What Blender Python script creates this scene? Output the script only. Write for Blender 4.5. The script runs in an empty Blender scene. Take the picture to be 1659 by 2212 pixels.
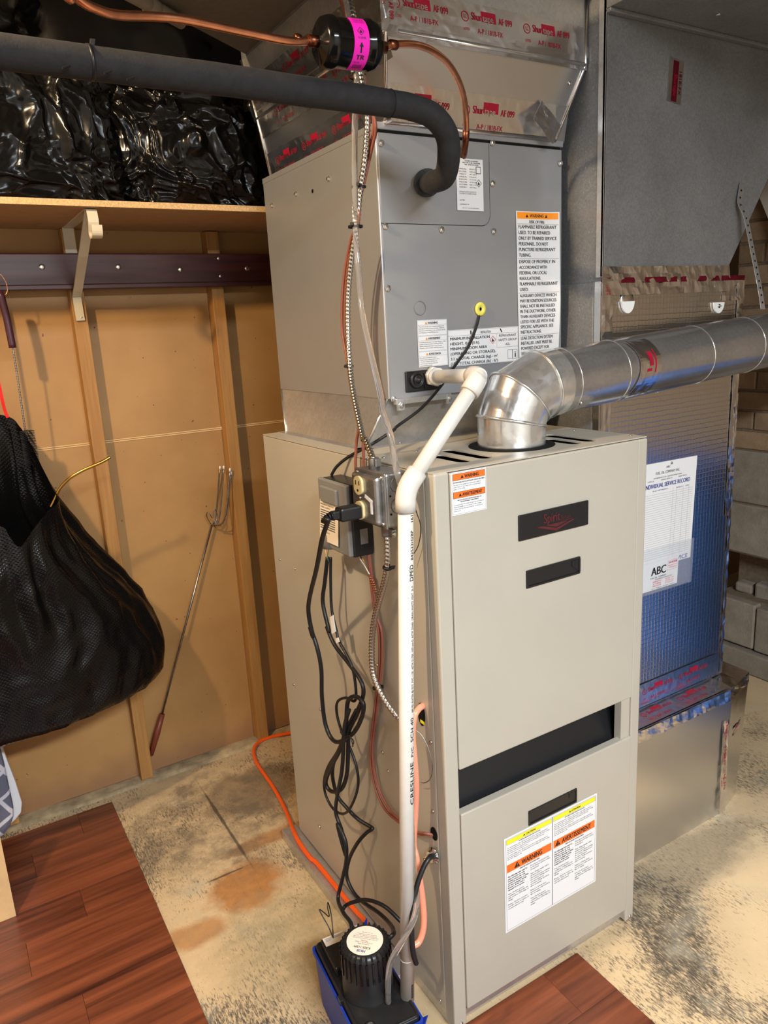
import bpy, bmesh, math, random, textwrap
from mathutils import Vector, Matrix, noise
random.seed(7)
S = bpy.context.scene
COL = S.collection
R = math.radians

# ------------------------------------------------------------ camera
CAM = {'cx': -0.70277, 'cy': -1.01276, 'cz': 1.41577, 'yaw': -30.74391, 'pitch': -13.80349, 'roll': -3.16367, 'f': 1610.28291}
def set_camera():
    cd = bpy.data.cameras.new('camera'); co = bpy.data.objects.new('camera', cd); COL.objects.link(co)
    y, p, r = R(CAM['yaw']), R(CAM['pitch']), R(CAM['roll'])
    f = Vector((-math.sin(y)*math.cos(p), math.cos(y)*math.cos(p), math.sin(p)))
    rt = Vector((math.cos(y), math.sin(y), 0)); up = rt.cross(f)
    X = rt*math.cos(r)+up*math.sin(r); U = -rt*math.sin(r)+up*math.cos(r)
    m = Matrix((X, U, -f)).transposed().to_4x4()
    m.translation = (CAM['cx'], CAM['cy'], CAM['cz'])
    co.matrix_world = m
    cd.sensor_fit = 'VERTICAL'; cd.sensor_height = 36; cd.lens = 36*CAM['f']/2212
    cd.clip_start = .02
    S.camera = co
set_camera()
# ------------------------------------------------------------ world, exposure
W = bpy.data.worlds.new('world'); S.world = W; W.use_nodes = True
W.node_tree.nodes['Background'].inputs[0].default_value = (1, .93, .84, 1)
W.node_tree.nodes['Background'].inputs[1].default_value = .05
S.view_settings.view_transform = 'Standard'; S.view_settings.look = 'None'
S.view_settings.exposure = 0.28; S.view_settings.gamma = 1; S.view_settings.use_curve_mapping = False
# ------------------------------------------------------------ room lights (bulb on the left, strip fitting behind the camera)
BULB = (-1.20, .05, 2.25)
TUBE = (-.35, -2.0, 2.30)
def lamp(name, kind, loc, energy, color, **kw):
    l = bpy.data.lights.new(name, kind); l.energy = energy; l.color = color
    for k, v in kw.items(): setattr(l, k, v)
    o = bpy.data.objects.new(name, l); COL.objects.link(o); o.location = loc; return o
lamp('bulb_light', 'POINT', BULB, 86, (1, .75, .47), shadow_soft_size=.035)
lamp('strip_light', 'AREA', (TUBE[0], TUBE[1], TUBE[2]-.07), 140, (.88, .94, 1.0), shape='RECTANGLE', size=1.2, size_y=.25)

# ------------------------------------------------------------ materials
MATS = {}
def nt(name):
    m = bpy.data.materials.new(name); m.use_nodes = True
    t = m.node_tree; b = t.nodes['Principled BSDF']; MATS[name] = m
    return m, t, b
def node(t, typ, **kw):
    n = t.nodes.new(typ)
    for k, v in kw.items():
        if k.startswith('i_'):
            key = k[2:]; key = int(key) if key.isdigit() else key.replace('_', ' ')
            n.inputs[key].default_value = v
        else: setattr(n, k, v)
    return n
def coords(t, scale=(1, 1, 1), rot=(0, 0, 0), loc=(0, 0, 0)):
    g = node(t, 'ShaderNodeNewGeometry'); mp = node(t, 'ShaderNodeMapping')
    c = node(t, 'ShaderNodeTexCoord')
    mp.inputs['Scale'].default_value = scale; mp.inputs['Rotation'].default_value = rot; mp.inputs['Location'].default_value = loc
    t.links.new(c.outputs['Object'], mp.inputs[0]); t.nodes.remove(g); return mp.outputs[0]
def noise_n(t, vec, scale, detail=4, rough=.6, dist=0):
    n = node(t, 'ShaderNodeTexNoise', i_Scale=scale, i_Detail=detail, i_Roughness=rough, i_Distortion=dist)
    t.links.new(vec, n.inputs['Vector']); return n.outputs['Fac']
def ramp(t, fac, stops):
    n = node(t, 'ShaderNodeValToRGB'); e = n.color_ramp.elements
    while len(e) < len(stops): e.new(.5)
    for k, (p, c) in zip(e, stops):
        k.position = p; k.color = (c, c, c, 1) if not isinstance(c, tuple) else (*c, 1)
    t.links.new(fac, n.inputs[0]); return n.outputs[0]
def mix(t, fac, a, b, mode='MIX'):
    n = node(t, 'ShaderNodeMix', data_type='RGBA', blend_type=mode)
    for s, v in ((0, fac), (6, a), (7, b)):
        if isinstance(v, (int, float)): n.inputs[s].default_value = v
        elif isinstance(v, tuple): n.inputs[s].default_value = (*v, 1)
        else: t.links.new(v, n.inputs[s])
    return n.outputs[2]
def math_n(t, op, a, b=None):
    n = node(t, 'ShaderNodeMath', operation=op)
    for s, v in ((0, a), (1, b)):
        if v is None: continue
        if isinstance(v, (int, float)): n.inputs[s].default_value = v
        else: t.links.new(v, n.inputs[s])
    return n.outputs[0]
def bump(t, b, h, strength, dist=.002):
    n = node(t, 'ShaderNodeBump', i_Strength=strength, i_Distance=dist)
    t.links.new(h, n.inputs['Height']); t.links.new(n.outputs[0], b.inputs['Normal'])
def plain(name, c, rough=.5, metal=0., var=0, vs=20, bs=0, bscale=200, trans=0, ior=1.45, coat=0, alpha=1, emit=0, spec=.5):
    m, t, b = nt(name)
    b.inputs['Base Color'].default_value = (*c, 1); b.inputs['Roughness'].default_value = rough
    b.inputs['Metallic'].default_value = metal; b.inputs['Transmission Weight'].default_value = trans
    b.inputs['IOR'].default_value = ior; b.inputs['Coat Weight'].default_value = coat; b.inputs['Alpha'].default_value = alpha
    b.inputs['Specular IOR Level'].default_value = spec
    if emit: b.inputs['Emission Color'].default_value = (*c, 1); b.inputs['Emission Strength'].default_value = emit
    v = coords(t)
    if var:
        n = noise_n(t, v, vs, 5)
        lo = tuple(x*(1-var) for x in c); hi = tuple(min(1, x*(1+var)) for x in c)
        t.links.new(ramp(t, n, [(.3, lo), (.7, hi)]), b.inputs['Base Color'])
    if bs: bump(t, b, noise_n(t, v, bscale, 3), bs, .001)
    return m
def lin(r, g, b):
    return tuple(((x/255)/12.92 if x/255 < .04045 else ((x/255+.055)/1.055)**2.4) for x in (r, g, b))

plain('enamel_beige', lin(174, 167, 153), .38, 0, .03, 6, .06, 900)
plain('enamel_grey', lin(164, 165, 167), .42, .55, .03, 5, .05, 900)
plain('enamel_grey_dark', lin(118, 116, 114), .4)
plain('black_gloss', (.004, .004, .004), .13, spec=.4)
plain('black_plastic', (.012, .012, .013), .35)
plain('black_matte', (.006, .006, .006), .7, spec=.2)
plain('black_rubber', (.010, .010, .011), .42)
plain('foam', (.017, .0165, .0175), .82, 0, .25, 60, .35, 300)
plain('screw_metal', (.72, .71, .69), .25, 1)
plain('chrome', (.8, .8, .8), .12, 1)
plain('copper', lin(222, 152, 116), .27, 1, .22, 45)
plain('copper_burnt', lin(120, 72, 52), .35, 1, .5, 90)
plain('pvc', lin(206, 202, 194), .3, 0, .04, 30)
plain('white_plastic', lin(235, 233, 228), .4)
plain('paper', lin(222, 222, 222), .55)
plain('paper_cream', lin(226, 214, 196), .6)
plain('ink_black', (.012, .012, .012), .6)
plain('ink_grey', (.09, .09, .10), .6)
plain('ink_blue', lin(50, 62, 140), .6)
plain('ink_red', lin(196, 30, 52), .5)
plain('tape_red', lin(170, 22, 52), .4, .3)
plain('tape_maroon', lin(112, 20, 40), .3, .6, .3, 60)
plain('logo_red', lin(84, 30, 34), .45)
plain('label_orange', lin(238, 108, 34), .5)
plain('label_amber', lin(246, 146, 30), .5)
plain('label_yellow', lin(240, 226, 40), .5)
plain('label_pink', lin(246, 30, 190), .45)
plain('grommet_yellow', lin(226, 214, 96), .5)
plain('ivory', lin(232, 212, 158), .3)
plain('cable_brown', lin(142, 82, 66), .45)
plain('orange_tube', lin(238, 92, 26), .25, 0, 0, 1, 0, 1, 0, 1.45, .3)
plain('tube_salmon', lin(236, 150, 122), .22, coat=.3)
plain('wire_red', lin(200, 40, 40), .4); plain('wire_yellow', lin(230, 180, 60), .4)
plain('wire_green', lin(40, 130, 110), .4); plain('wire_white', lin(230, 226, 215), .4)
plain('wire_blue', lin(50, 60, 150), .4)
plain('module_grey', lin(122, 120, 116), .45)
plain('tank_blue', lin(18, 52, 150), .45, 0, .05, 10)
plain('red_cord', lin(220, 34, 30), .4)
plain('brass', lin(190, 150, 70), .2, 1, .2, 30)
plain('handle_purple', lin(62, 26, 44), .35, coat=.3)
plain('handle_wood', lin(112, 52, 34), .45, 0, .25, 25)
plain('steel_dull', (.30, .29, .28), .38, 1, .25, 40)
plain('bracket_paint', lin(206, 196, 172), .42, 0, .05, 20)
plain('particle_edge', lin(206, 172, 124), .8, 0, .28, 260, .3, 300)
plain('particle_face', lin(178, 144, 104), .7, 0, .08, 30)
plain('ceiling_grey', lin(96, 88, 76), .9, 0, .08, 60)
plain('soffit', lin(128, 118, 103), .9, 0, .08, 60)
plain('plaster', lin(206, 201, 192), .9, 0, .06, 3)
plain('curb', lin(160, 142, 110), .9, 0, .38, 22, .4, 60)
plain('joint_strip', lin(216, 178, 124), .7)
plain('board_pine', lin(208, 172, 122), .22, 0, .12, 14, coat=.4)
plain('white_cloth', lin(225, 225, 228), .8)
plain('drum_blue', lin(34, 100, 190), .45)
plain('lamp_glass', (1, .82, .6), .4, emit=12)
plain('tube_glass', (1, .92, .82), .4, emit=4)
plain('vinyl_clear', (.93, .90, .88), .06, 0, trans=.92, ior=1.35)
plain('vinyl_pouch', (.85, .88, .92), .12, 0, trans=.8, ior=1.2, alpha=.35)
plain('white_board', lin(205, 196, 180), .8)
plain('mortar', lin(120, 104, 84), .95, 0, .2, 60)
plain('void', (.004, .0035, .003), .95)

def mk_galv(name, c, rough, spang=90, contrast=.35, bmp=.06, met=.85):
    m, t, b = nt(name); v = coords(t)
    vo = node(t, 'ShaderNodeTexVoronoi', i_Scale=spang, i_Randomness=1.0); t.links.new(v, vo.inputs['Vector'])
    sep = node(t, 'ShaderNodeSeparateColor'); t.links.new(vo.outputs['Color'], sep.inputs[0])
    lo = tuple(x*(1-contrast) for x in c); hi = tuple(min(1, x*(1+contrast)) for x in c)
    base = ramp(t, sep.outputs[0], [(0, lo), (1, hi)])
    spots = ramp(t, noise_n(t, v, spang*1.5, 1, .4), [(.66, 0.), (.74, 1.)])
    base = mix(t, math_n(t, 'MULTIPLY', spots, min(.6, contrast*3)), base, (.75, .74, .72))
    cloud = ramp(t, noise_n(t, v, 5, 4), [(.35, .82), (.7, 1.08)])
    t.links.new(mix(t, 1.0, base, cloud, 'MULTIPLY'), b.inputs['Base Color'])
    b.inputs['Metallic'].default_value = met
    rr = math_n(t, 'MULTIPLY_ADD', sep.outputs[1], .18*contrast/.2); t.nodes[-1].inputs[2].default_value = rough
    t.links.new(rr, b.inputs['Roughness'])
    bump(t, b, noise_n(t, v, 14, 3), bmp, .01)
mk_galv('galv', (.58, .57, .55), .30, 150, .06, .03, .75)
mk_galv('galv_bright', (.80, .80, .79), .14, 70, .10, .05)
mk_galv('galv_old', (.235, .237, .24), .40, 240, .10, .02, .45)
mk_galv('box_steel', (.36, .355, .35), .30, 60, .12, .05)
def mk_foil(name, c, rough, crumple, cs=26, scrim=0.0):
    m, t, b = nt(name); v = coords(t)
    b.inputs['Base Color'].default_value = (*c, 1); b.inputs['Metallic'].default_value = 1; b.inputs['Roughness'].default_value = rough
    n = node(t, 'ShaderNodeTexNoise', noise_type='RIDGED_MULTIFRACTAL', i_Scale=cs, i_Detail=3.0, i_Roughness=.5, i_Distortion=.6)
    t.links.new(v, n.inputs['Vector']); h = n.outputs['Fac']
    if scrim:
        acc = None
        for d in ('X', 'Z'):
            w = node(t, 'ShaderNodeTexWave', wave_type='BANDS', bands_direction=d, i_Scale=26.0, i_Distortion=1.2, i_Detail=1.0)
            w.inputs['Detail Scale'].default_value = 2.0
            t.links.new(v, w.inputs['Vector'])
            r_ = ramp(t, w.outputs['Fac'], [(.0, 1.), (.16, 0.)])
            acc = r_ if acc is None else math_n(t, 'MAXIMUM', acc, r_)
        big = noise_n(t, v, 7, 3)
        h = math_n(t, 'ADD', math_n(t, 'MULTIPLY', acc, scrim), math_n(t, 'MULTIPLY', big, 1.0))
        t.links.new(mix(t, math_n(t, 'MULTIPLY', acc, .25), c, tuple(x*.6 for x in c)), b.inputs['Base Color'])
    bump(t, b, h, crumple, .004)
mk_foil('foil', (.78, .77, .76), .20, .25)
mk_foil('foil_tape', (.82, .81, .82), .22, .30, 34)
mk_foil('foil_scrim', (.78, .77, .76), .20, .16, 20, .45)
mk_foil('foil_smooth', (.70, .71, .73), .30, .12, 9)

def mk_bag(name, quilt):
    m, t, b = nt(name); v = coords(t)
    b.inputs['Base Color'].default_value = (.0035, .0035, .0037, 1); b.inputs['Roughness'].default_value = .20
    b.inputs['Specular IOR Level'].default_value = .32
    n = node(t, 'ShaderNodeTexNoise', noise_type='RIDGED_MULTIFRACTAL', i_Scale=9.0, i_Detail=4.0, i_Distortion=1.2)
    t.links.new(v, n.inputs['Vector']); h = n.outputs['Fac']
    if quilt:
        a1 = node(t, 'ShaderNodeTexWave', bands_direction='DIAGONAL', i_Scale=62.0, i_Distortion=2.5); t.links.new(v, a1.inputs['Vector'])
        v2 = coords(t, (-1, 1, 1))
        a2 = node(t, 'ShaderNodeTexWave', bands_direction='DIAGONAL', i_Scale=62.0, i_Distortion=2.5); t.links.new(v2, a2.inputs['Vector'])
        q = math_n(t, 'MULTIPLY', a1.outputs['Fac'], a2.outputs['Fac'])
        h = math_n(t, 'ADD', math_n(t, 'MULTIPLY', h, .5), math_n(t, 'MULTIPLY', q, quilt))
    bump(t, b, h, .28 if not quilt else .36, .006)
mk_bag('bag_plastic', 0); mk_bag('bag_quilted', .22)

def mk_wood(name, c1, c2, rough, axis, sc=1.0, fine=60, coat=0.0, tint=.2):
    m, t, b = nt(name)
    s = [14*sc]*3; s[axis] = .8*sc
    v = coords(t, tuple(s)); oi = node(t, 'ShaderNodeObjectInfo')
    add = node(t, 'ShaderNodeVectorMath', operation='ADD'); t.links.new(v, add.inputs[0])
    cmb = node(t, 'ShaderNodeCombineXYZ')
    rnd = math_n(t, 'MULTIPLY', oi.outputs['Random'], 37.)
    for k in range(3): t.links.new(rnd, cmb.inputs[k])
    t.links.new(cmb.outputs[0], add.inputs[1])
    n = noise_n(t, add.outputs[0], 1.6, 6, .62, .8)
    f = noise_n(t, add.outputs[0], 9, 3, .5)
    c = mix(t, .35, ramp(t, n, [(.32, c1), (.7, c2)]), ramp(t, f, [(.3, c1), (.7, c2)]))
    tnt = ramp(t, oi.outputs['Random'], [(0, 1-tint), (1, 1+tint*.6)])
    t.links.new(mix(t, 1.0, c, tnt, 'MULTIPLY'), b.inputs['Base Color'])
    b.inputs['Roughness'].default_value = rough; b.inputs['Coat Weight'].default_value = coat
    bump(t, b, n, .06, .002)
mk_wood('stud_pine', lin(156, 104, 48), lin(196, 148, 84), .6, 2)
mk_wood('rail_wood', lin(46, 20, 20), lin(92, 46, 40), .4, 0, .8, 60, .15)
mk_wood('plank', lin(44, 18, 14), lin(152, 84, 53), .36, 0, .55, tint=.07)

def mk_hardboard():
    m, t, b = nt('hardboard'); v = coords(t)
    c = ramp(t, noise_n(t, v, 2.2, 5), [(.3, lin(154, 114, 64)), (.72, lin(180, 138, 84))])
    sp = ramp(t, noise_n(t, v, 70, 2, .5), [(.735, 0.), (.76, 1.)])
    c = mix(t, sp, c, lin(96, 58, 30))
    sep = node(t, 'ShaderNodeSeparateXYZ'); t.links.new(v, sep.inputs[0])
    low = ramp(t, math_n(t, 'ADD', sep.outputs[2], math_n(t, 'MULTIPLY', noise_n(t, v, 9, 5), .16)), [(.11, 1.), (.20, 0.)])
    c = mix(t, math_n(t, 'MULTIPLY', low, .6), c, lin(140, 100, 76))
    t.links.new(c, b.inputs['Base Color']); b.inputs['Roughness'].default_value = .55
    bump(t, b, noise_n(t, v, 120, 3), .06, .001)
mk_hardboard()

def mk_concrete():
    m, t, b = nt('concrete'); v = coords(t)
    vs = coords(t, (3.2, 1, 1), (0, 0, R(9)))
    big = noise_n(t, v, 1.7, 5, .6)
    base = ramp(t, big, [(.34, lin(176, 152, 116)), (.66, lin(216, 188, 146))])
    scr = noise_n(t, vs, 62, 7, .78)                       # scraped paint: dark short flecks
    area = ramp(t, noise_n(t, v, 2.6, 5, .6), [(.42, -.02), (.66, .20)])
    th = math_n(t, 'ADD', scr, area)
    dark = ramp(t, th, [(.61, 0.), (.70, 1.)])
    c = mix(t, math_n(t, 'MULTIPLY', dark, .82), base, lin(74, 69, 62))
    vs2 = coords(t, (7.5, 1, 1), (0, 0, R(-7)))
    sc2 = math_n(t, 'ADD', noise_n(t, vs2, 44, 4, .6), area)
    c = mix(t, math_n(t, 'MULTIPLY', ramp(t, sc2, [(.66, 0.), (.72, 1.)]), .75), c, lin(62, 56, 50))
    vs3 = coords(t, (5.5, 1, 1), (0, 0, R(14)))
    c = mix(t, math_n(t, 'MULTIPLY', ramp(t, noise_n(t, vs3, 50, 4, .6), [(.62, 0.), (.68, 1.)]), .55), c, lin(226, 202, 160))
    pal = ramp(t, noise_n(t, v, 5, 5, .65), [(.55, 0.), (.7, .55)])
    c = mix(t, pal, c, lin(176, 168, 146))
    # old rust stain by the unit
    def blob(x, y, rx, ry, rot=0):
        vv = coords(t, (1/rx, 1/ry, 0), (0, 0, rot))
        # mapping applies scale, rotation, then location
        mpn = vv.node; cx_, cy_ = x/rx, y/ry
        mpn.inputs['Location'].default_value = (-(cx_*math.cos(rot)-cy_*math.sin(rot)), -(cx_*math.sin(rot)+cy_*math.cos(rot)), 0)
        ln = node(t, 'ShaderNodeVectorMath', operation='LENGTH'); t.links.new(vv, ln.inputs[0])
        e = math_n(t, 'ADD', ln.outputs['Value'], math_n(t, 'MULTIPLY', math_n(t, 'SUBTRACT', noise_n(t, v, 9, 5, .65), .5), 1.3))
        return ramp(t, e, [(.62, 1.), (1.05, 0.)])
    st = blob(-.20, .66, .12, .11); st = math_n(t, 'MAXIMUM', st, math_n(t, 'MULTIPLY', blob(-.36, .57, .10, .05), .8))
    st = math_n(t, 'MAXIMUM', st, math_n(t, 'MULTIPLY', blob(-.05, .80, .16, .035), .8))
    c = mix(t, math_n(t, 'MULTIPLY', st, .8), c, mix(t, noise_n(t, v, 30, 4), lin(104, 52, 14), lin(198, 128, 44)))
    gr = blob(.80, .06, .34, .10); c = mix(t, math_n(t, 'MULTIPLY', gr, math_n(t, 'MULTIPLY', scr, .9)), c, lin(60, 56, 50))
    dk = blob(-.02, 1.06, .22, .14); c = mix(t, math_n(t, 'MULTIPLY', dk, .6), c, lin(96, 74, 50))
    sm = blob(-.16, .98, .34, .34); c = mix(t, math_n(t, 'MULTIPLY', sm, ramp(t, noise_n(t, v, 7, 9, .78), [(.42, .0), (.60, .8)])), c, lin(104, 92, 74))
    sm2 = blob(-.14, .42, .24, .22); c = mix(t, math_n(t, 'MULTIPLY', sm2, ramp(t, noise_n(t, v, 8, 9, .78), [(.40, .15), (.60, .8)])), c, lin(150, 136, 102))
    ck = math_n(t, 'MAXIMUM', blob(-.158, .97, .006, .26, R(-5)), blob(-.23, .728, .07, .005)); c = mix(t, math_n(t, 'MULTIPLY', ck, .8), c, lin(64, 54, 42))
    t.links.new(c, b.inputs['Base Color']); b.inputs['Roughness'].default_value = .72
    bump(t, b, th, .25, .002)
mk_concrete()
def mk_block(name, c, speck):
    m, t, b = nt(name); v = coords(t); oi = node(t, 'ShaderNodeObjectInfo')
    lo = tuple(x*.72 for x in c); hi = tuple(min(1, x*1.18) for x in c)
    a = ramp(t, noise_n(t, v, 12, 6, .7), [(.3, lo), (.7, hi)])
    a = mix(t, 1.0, a, ramp(t, oi.outputs['Random'], [(0, .8), (1, 1.15)]), 'MULTIPLY')
    t.links.new(a, b.inputs['Base Color']); b.inputs['Roughness'].default_value = .95
    bump(t, b, noise_n(t, v, speck, 4, .7), .6, .003)
mk_block('block_grey', lin(150, 140, 124), 150); mk_block('brick_tan', lin(150, 126, 98), 120)
def mk_plaid():
    m, t, b = nt('plaid_cloth'); acc = None
    for d, rot in (('X', .5), ('Z', .5)):
        v = coords(t, (1, 1, 1), (0, .5, 0))
        w = node(t, 'ShaderNodeTexWave', bands_direction=d, i_Scale=5.2, i_Distortion=.8); t.links.new(v, w.inputs['Vector'])
        r_ = ramp(t, w.outputs['Fac'], [(.90, 0.), (.95, 1.)])
        acc = r_ if acc is None else math_n(t, 'MAXIMUM', acc, r_)
    t.links.new(mix(t, acc, lin(96, 98, 116), lin(196, 196, 206)), b.inputs['Base Color']); b.inputs['Roughness'].default_value = .9
mk_plaid()

# ------------------------------------------------------------ mesh helpers
OFF = {}
class MB:
    def __init__(s): s.v = []; s.f = []; s.sm = []
    def add(s, vs, fs, smooth=False):
        n = len(s.v); s.v += [tuple(x) for x in vs]
        s.f += [tuple(i+n for i in f) for f in fs]; s.sm += [smooth]*len(fs); return s
    def box(s, a, b, bev=0):
        x0, y0, z0 = a; x1, y1, z1 = b
        bm = bmesh.new(); bmesh.ops.create_cube(bm, size=1)
        for v in bm.verts: v.co = Vector(((x0+x1)/2+v.co.x*(x1-x0), (y0+y1)/2+v.co.y*(y1-y0), (z0+z1)/2+v.co.z*(z1-z0)))
        if bev: bmesh.ops.bevel(bm, geom=bm.edges[:], offset=bev, segments=2, affect='EDGES', profile=.5)
        s.bm(bm); return s
    def bm(s, bm, M=None, smooth=False):
        bm.verts.index_update(); vs = [(M @ v.co if M else v.co) for v in bm.verts]
        s.add(vs, [[v.index for v in f.verts] for f in bm.faces], smooth); bm.free(); return s
    def obox(s, c, ax, half, bev=0):      # oriented box: centre, 3 axes, half sizes
        bm = bmesh.new(); bmesh.ops.create_cube(bm, size=2)
        for v in bm.verts: v.co = Vector((v.co.x*half[0], v.co.y*half[1], v.co.z*half[2]))
        if bev: bmesh.ops.bevel(bm, geom=bm.edges[:], offset=bev, segments=2, affect='EDGES', profile=.5)
        M = Matrix([Vector(a) for a in ax]).transposed().to_4x4(); M.translation = Vector(c)
        return s.bm(bm, M)
    def prism(s, pts, n, t):              # polygon pts (3D, planar) extruded by vector n*t
        k = len(pts); d = Vector(n)*t; a = [Vector(p) for p in pts]; b = [p+d for p in a]
        s.add(a+b, [tuple(range(k))[::-1], tuple(range(k, 2*k))]+[(i, (i+1) % k, k+(i+1) % k, k+i) for i in range(k)]); return s
    def tube(s, path, r, seg=10, cap=True, closed=False, rfun=None, smooth=True):
        P = [Vector(p) for p in path]; n = len(P)
        T = []
        for i in range(n):
            a = P[(i-1) % n] if (closed or i > 0) else P[0]; b = P[(i+1) % n] if (closed or i < n-1) else P[-1]
            T.append((b-a).normalized() if (b-a).length > 1e-9 else Vector((0, 0, 1)))
        u = T[0].orthogonal().normalized(); vs = []; L = 0
        for i in range(n):
            if i: L += (P[i]-P[i-1]).length
            u = (u-T[i]*u.dot(T[i])); u = u.normalized() if u.length > 1e-8 else T[i].orthogonal().normalized()
            w = T[i].cross(u)
            for k in range(seg):
                a = 2*math.pi*k/seg
                rr = r if rfun is None else rfun(L, a, i/(n-1))
                vs.append(P[i]+(u*math.cos(a)+w*math.sin(a))*rr)
        fs = [(i*seg+k, i*seg+(k+1) % seg, (i+1)*seg+(k+1) % seg, (i+1)*seg+k) for i in range(n-1) for k in range(seg)]
        if closed: fs += [((n-1)*seg+k, (n-1)*seg+(k+1) % seg, (k+1) % seg, k) for k in range(seg)]
        s.add(vs, fs, smooth)
        if cap and not closed:
            b0 = len(s.v)-len(vs)
            s.f += [tuple(b0+k for k in range(seg))[::-1], tuple(b0+(n-1)*seg+k for k in range(seg))]; s.sm += [False, False]
        return s
    def lathe(s, prof, c, ax=(0, 0, 1), seg=32, a0=0, a1=2*math.pi, smooth=True, caps=True):
        ax = Vector(ax).normalized(); u = ax.orthogonal().normalized() if abs(ax.z) < .99 else Vector((1, 0, 0)); w = ax.cross(u); c = Vector(c)
        full = abs(a1-a0-2*math.pi) < 1e-6; m = seg if full else seg+1; vs = []
        for (r, h) in prof:
            for k in range(m):
                a = a0+(a1-a0)*k/seg; vs.append(c+ax*h+(u*math.cos(a)+w*math.sin(a))*r)
        fs = [(i*m+k, i*m+(k+1) % m, (i+1)*m+(k+1) % m, (i+1)*m+k) for i in range(len(prof)-1) for k in range(seg)]
        s.add(vs, fs, smooth)
        if full and caps:
            b0 = len(s.v)-len(vs)
            if prof[0][0] > 1e-6: s.f.append(tuple(b0+k for k in range(m))[::-1]); s.sm.append(False)
            if prof[-1][0] > 1e-6: s.f.append(tuple(b0+(len(prof)-1)*m+k for k in range(m))); s.sm.append(False)
        return s
    def mesh(s, name, off=Vector()):
        me = bpy.data.meshes.new(name); me.from_pydata([tuple(Vector(v)-off) for v in s.v], [], s.f)
        me.polygons.foreach_set('use_smooth', s.sm); me.validate(); me.update(); return me
def put(name, me, m, parent=None):
    o = bpy.data.objects.new(name, me); COL.objects.link(o)
    if m: me.materials.append(MATS[m])
    if parent: o.parent = parent
    return o
def meta(o, label=None, cat=None, group=None, kind=None):
    for k, v in (('label', label), ('category', cat), ('group', group), ('kind', kind)):
        if v: o[k] = v
    return o
def obj(name, mb, m, parent=None, label=None, cat=None, group=None, kind=None):
    if parent is None:
        xs = [v[0] for v in mb.v]; ys = [v[1] for v in mb.v]; zs = [v[2] for v in mb.v]
        off = Vector(((min(xs)+max(xs))/2, (min(ys)+max(ys))/2, min(zs)))
        if kind == 'structure' or name in KEEP0: off = Vector()
        o = put(name, mb.mesh(name, off), m); o.location = off
    else:
        off = OFF[parent.name]; o = put(name, mb.mesh(name, off), m, parent)
    OFF[o.name] = off; return meta(o, label, cat, group, kind)
KEEP0 = set()
def thing(name, loc, label, cat, group=None):
    o = bpy.data.objects.new(name, None); COL.objects.link(o); o.location = loc; o.empty_display_size = .05
    OFF[o.name] = Vector(loc); return meta(o, label, cat, group)
def smooth_path(pts, n=8, closed=False):
    P = [Vector(p) for p in pts]; k = len(P); out = []
    rng = range(k) if closed else range(k-1)
    for i in rng:
        g = (lambda j: P[j % k]) if closed else (lambda j: P[max(0, min(k-1, j))])
        p0, p1, p2, p3 = g(i-1), g(i), g(i+1), g(i+2)
        for j in range(n):
            t = j/n
            out.append(.5*((2*p1)+(p2-p0)*t+(2*p0-5*p1+4*p2-p3)*t*t+(3*p1-p0-3*p2+p3)*t**3))
    if not closed: out.append(P[-1])
    return out
def resample(path, step):
    P = [Vector(p) for p in path]; out = [P[0]]; acc = 0
    for a, b in zip(P, P[1:]):
        d = (b-a).length
        if d < 1e-9: continue
        t = step-acc
        while t <= d: out.append(a+(b-a)*(t/d)); t += step
        acc = (acc+d) % step if t > d else 0
        acc = d-(t-step)
    out.append(P[-1]); return out
def cable(name, pts, r, m, parent=None, seg=8, n=8, **kw):
    return obj(name, MB().tube(smooth_path(pts, n), r, seg), m, parent, **kw)
def armored(name, pts, r, parent=None, pitch=.0075, **kw):
    path = resample(smooth_path(pts, 10), pitch/4)
    f = lambda L, a, t: r*(1+.13*math.sin(2*math.pi*L/pitch+a))
    return obj(name, MB().tube(path, r, 10, rfun=f), 'conduit', parent, **kw)
mk_galv('galv_pipe', (.50, .49, .48), .17, 220, .07, .02)
plain('conduit', (.62, .60, .57), .24, 1)

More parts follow.
